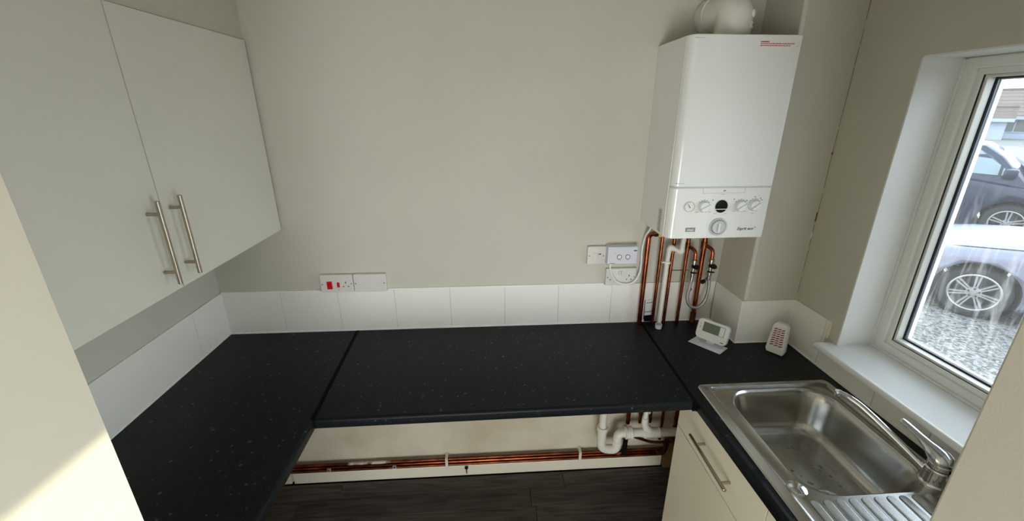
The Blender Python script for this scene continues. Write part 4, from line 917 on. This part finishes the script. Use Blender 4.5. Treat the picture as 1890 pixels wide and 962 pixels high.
    # windscreen and side glass as thin slabs a touch proud of the cabin
    obj('windscreen', G(loft(bmesh.new(), [[(-0.505+dx, 0.56, 0.955), (-0.505+dx, -0.56, 0.955), (-1.185+dx, -0.40, 1.382), (-1.185+dx, 0.40, 1.382)] for dx in (0.0, 0.022)])), 'car_glass', cab, smooth=False)
    for s in (1, -1):
        def P(q, z):  # point on the side of the cabin
            f_ = (z-0.90)/(1.26-0.90) if z < 1.26 else 1+(z-1.26)/(1.405-1.26)
            yy = 0.780*(1-f_)+0.672*f_ if f_ <= 1 else 0.672*(2-f_)+0.578*(f_-1)
            return (q+cdx, s*(yy+0.004), z*ks)
        n = (0, s, 0.3)
        pol('side_window', [P(-0.86, 0.985), P(-1.04, 1.12), P(-1.22, 1.26), P(-1.40, 1.355), P(-1.78, 1.365), P(-1.78, 1.26), P(-1.78, 1.0)], 'car_glass', cab, 0.006, n)
        pol('side_window', [P(-1.86, 1.0), P(-1.86, 1.26), P(-1.86, 1.365), P(-2.30, 1.350), P(-2.52, 1.24), P(-2.60, 1.03)], 'car_glass', cab, 0.006, n)
        pol('quarter_pillar', [P(-1.02, 0.99), P(-1.06, 0.99), P(-1.06, 1.14), P(-1.02, 1.11)], 'car_trim', cab, 0.012, n)
        obj('mirror', G(B(-1.00, -0.82, min(s*0.76, s*0.95), max(s*0.76, s*0.95), 0.97, 1.10, bev=0.03)), paint, t)
        obj('headlamp', GZs(loft(bmesh.new(), [[(0.40, s*(0.855+d), 0.66), (0.40, s*(0.845+d), 0.735), (0.66, s*(0.775+d), 0.69), (0.74, s*(0.715+d), 0.63), (0.70, s*(0.755+d), 0.58)] for d in (-0.03, 0.008)])), 'headlamp', t)
        for x0 in (-0.42, -1.82): obj('shut_line', B(x0-0.004, x0+0.004, s*HW*0.96-0.02 if s < 0 else HW*0.96, -HW*0.96 if s < 0 else s*HW*0.96+0.038, 0.30, 0.84*ks), 'car_trim', t, smooth=False)
        obj('sill_trim', B(-2.15, -0.45, min(s*0.80, s*0.885), max(s*0.80, s*0.885), 0.17, 0.25, bev=0.015), 'car_trim', t)
        obj('door_handle', G(B(-1.70, -1.52, min(s*0.84, s*0.89), max(s*0.84, s*0.89), 0.80, 0.825, bev=0.006)), paint, t)
        obj('bonnet_line', GZs(T([(0.62, s*0.60, 0.738), (0.2, s*0.74, 0.832), (-0.5, s*0.745, 0.915)], 0.005, seg=6)), 'car_trim', t)
    obj('antenna', G(T([(-1.45, 0, 1.44), (-1.70, 0, 1.62)], 0.006, seg=6)), 'car_trim', t)
    for s in (-1, 1): obj('wiper', G(T([(-0.52, s*0.45, 0.985), (-0.62, s*-0.05, 1.05)], 0.007, seg=6)), 'car_trim', t)
    obj('front_grille', B(0.835, 0.868, -0.35, 0.35, 0.40, 0.49, bev=0.008), 'car_trim', t)
    return t
# nearer silver car: nose to the left, its left side towards the window
nf = Vector((-0.617, 0.787)); wl_ = Vector((6.93, 2.30)); lft = Vector((-nf.y, nf.x)); o2 = wl_-lft*0.845
car('parked_car', 'silver car nearest the window, front wheel with double spoke alloy', 'car_silver', (o2.x, o2.y, GZ), math.atan2(nf.y, nf.x), 7)
ff = Vector((0.617, -0.787)); w2 = Vector((10.85, 5.03)); rgt = Vector((ff.y, -ff.x)); o3 = w2-rgt*0.845
car('parked_car', 'dark car with mirror and side windows parked behind the silver car', 'car_dark', (o3.x, o3.y, GZ), math.atan2(ff.y, ff.x), 5, ks=1.22, cdx=0.74, RW=0.35, RR=0.235)

# bungalow across the road
def house(name, label, ox, oy, rz, Lh, D, ze, zr, wins):
    """long axis x, front at y = 0 facing -y, gable end roof"""
    h = thing(name, label, 'house', (ox, oy, GZ), rotz=rz, group='pale houses across the road')
    obj('wall', prism(bmesh.new(), [(0, 0), (Lh, 0), (Lh, D), (0, D)], lambda u, v, s: (u, v, 0 if s == 0 else ze)), 'render_wall', h, smooth=False)
    for x in (0.0, Lh-0.2): obj('gable', prism(bmesh.new(), [(0, ze), (D, ze), (D/2, zr)], lambda u, v, s: (x if s == 0 else x+0.2, u, v)), 'render_wall', h, smooth=False)
    n = 7
    sl = math.hypot(D/2+0.4, zr-ze+0.2)
    for side in (0, 1):
        rf = None
        for k in range(n):      # courses of tiles, each one a strip lapping the next
            f0, f1 = k/n, (k+1.15)/n
            a = (-0.4 + (D/2+0.4)*f0, ze-0.15+(zr-ze+0.15)*f0); c_ = (-0.4+(D/2+0.4)*min(f1, 1), ze-0.15+(zr-ze+0.15)*min(f1, 1))
            yy = lambda q: q if side == 0 else D-q
            bm = loft(bmesh.new(), [[(x, yy(a[0]), a[1]+0.03), (x, yy(c_[0]), c_[1]+0.01), (x, yy(c_[0]), c_[1]+0.09), (x, yy(a[0]), a[1]+0.13)] for x in (-0.35, Lh+0.35)])
            obj('tile_course', bm, 'roof_tile', h, smooth=False)
    obj('ridge_tiles', T([(-0.35, D/2, zr+0.10), (Lh+0.35, D/2, zr+0.10)], 0.13, seg=8), 'roof_tile', h)
    obj('fascia', B(-0.35, Lh+0.35, -0.42, -0.36, ze-0.35, ze-0.08), 'render_wall', h, smooth=False)
    for x0, x1, z0, z1 in wins:
        w = obj('window', B(x0, x1, -0.05, 0.05, z0, z1), 'render_wall', h, smooth=False)
        nn_ = max(1, round((x1-x0)/1.1))
        for k in range(nn_):
            a = x0+0.08+(x1-x0-0.08)*k/nn_; obj('pane', B(a, a+(x1-x0-0.08)/nn_-0.08, -0.06, 0.0, z0+0.08, z1-0.08), 'house_glass', w, smooth=False)
    return h
hz = math.atan2(-0.787, 0.617)
house('bungalow', 'pale bungalow with brown tiled roof behind the dark car', 42.0, 35.2, hz, 20, 8, 1.9, 3.9, ((0.6, 2.9, 0.5, 1.75), (4.0, 6.2, 0.5, 1.75), (8, 10, 0.5, 1.75)))
pc = Vector((42.0, 35.2))+Vector((0.617, -0.787))*3.25+Vector((0.787, 0.617))*-3.0
house('porch', 'small tiled porch roof standing in front of the pale bungalow', pc.x, pc.y, hz, 1.35, 1.6, 1.75, 2.45, ())
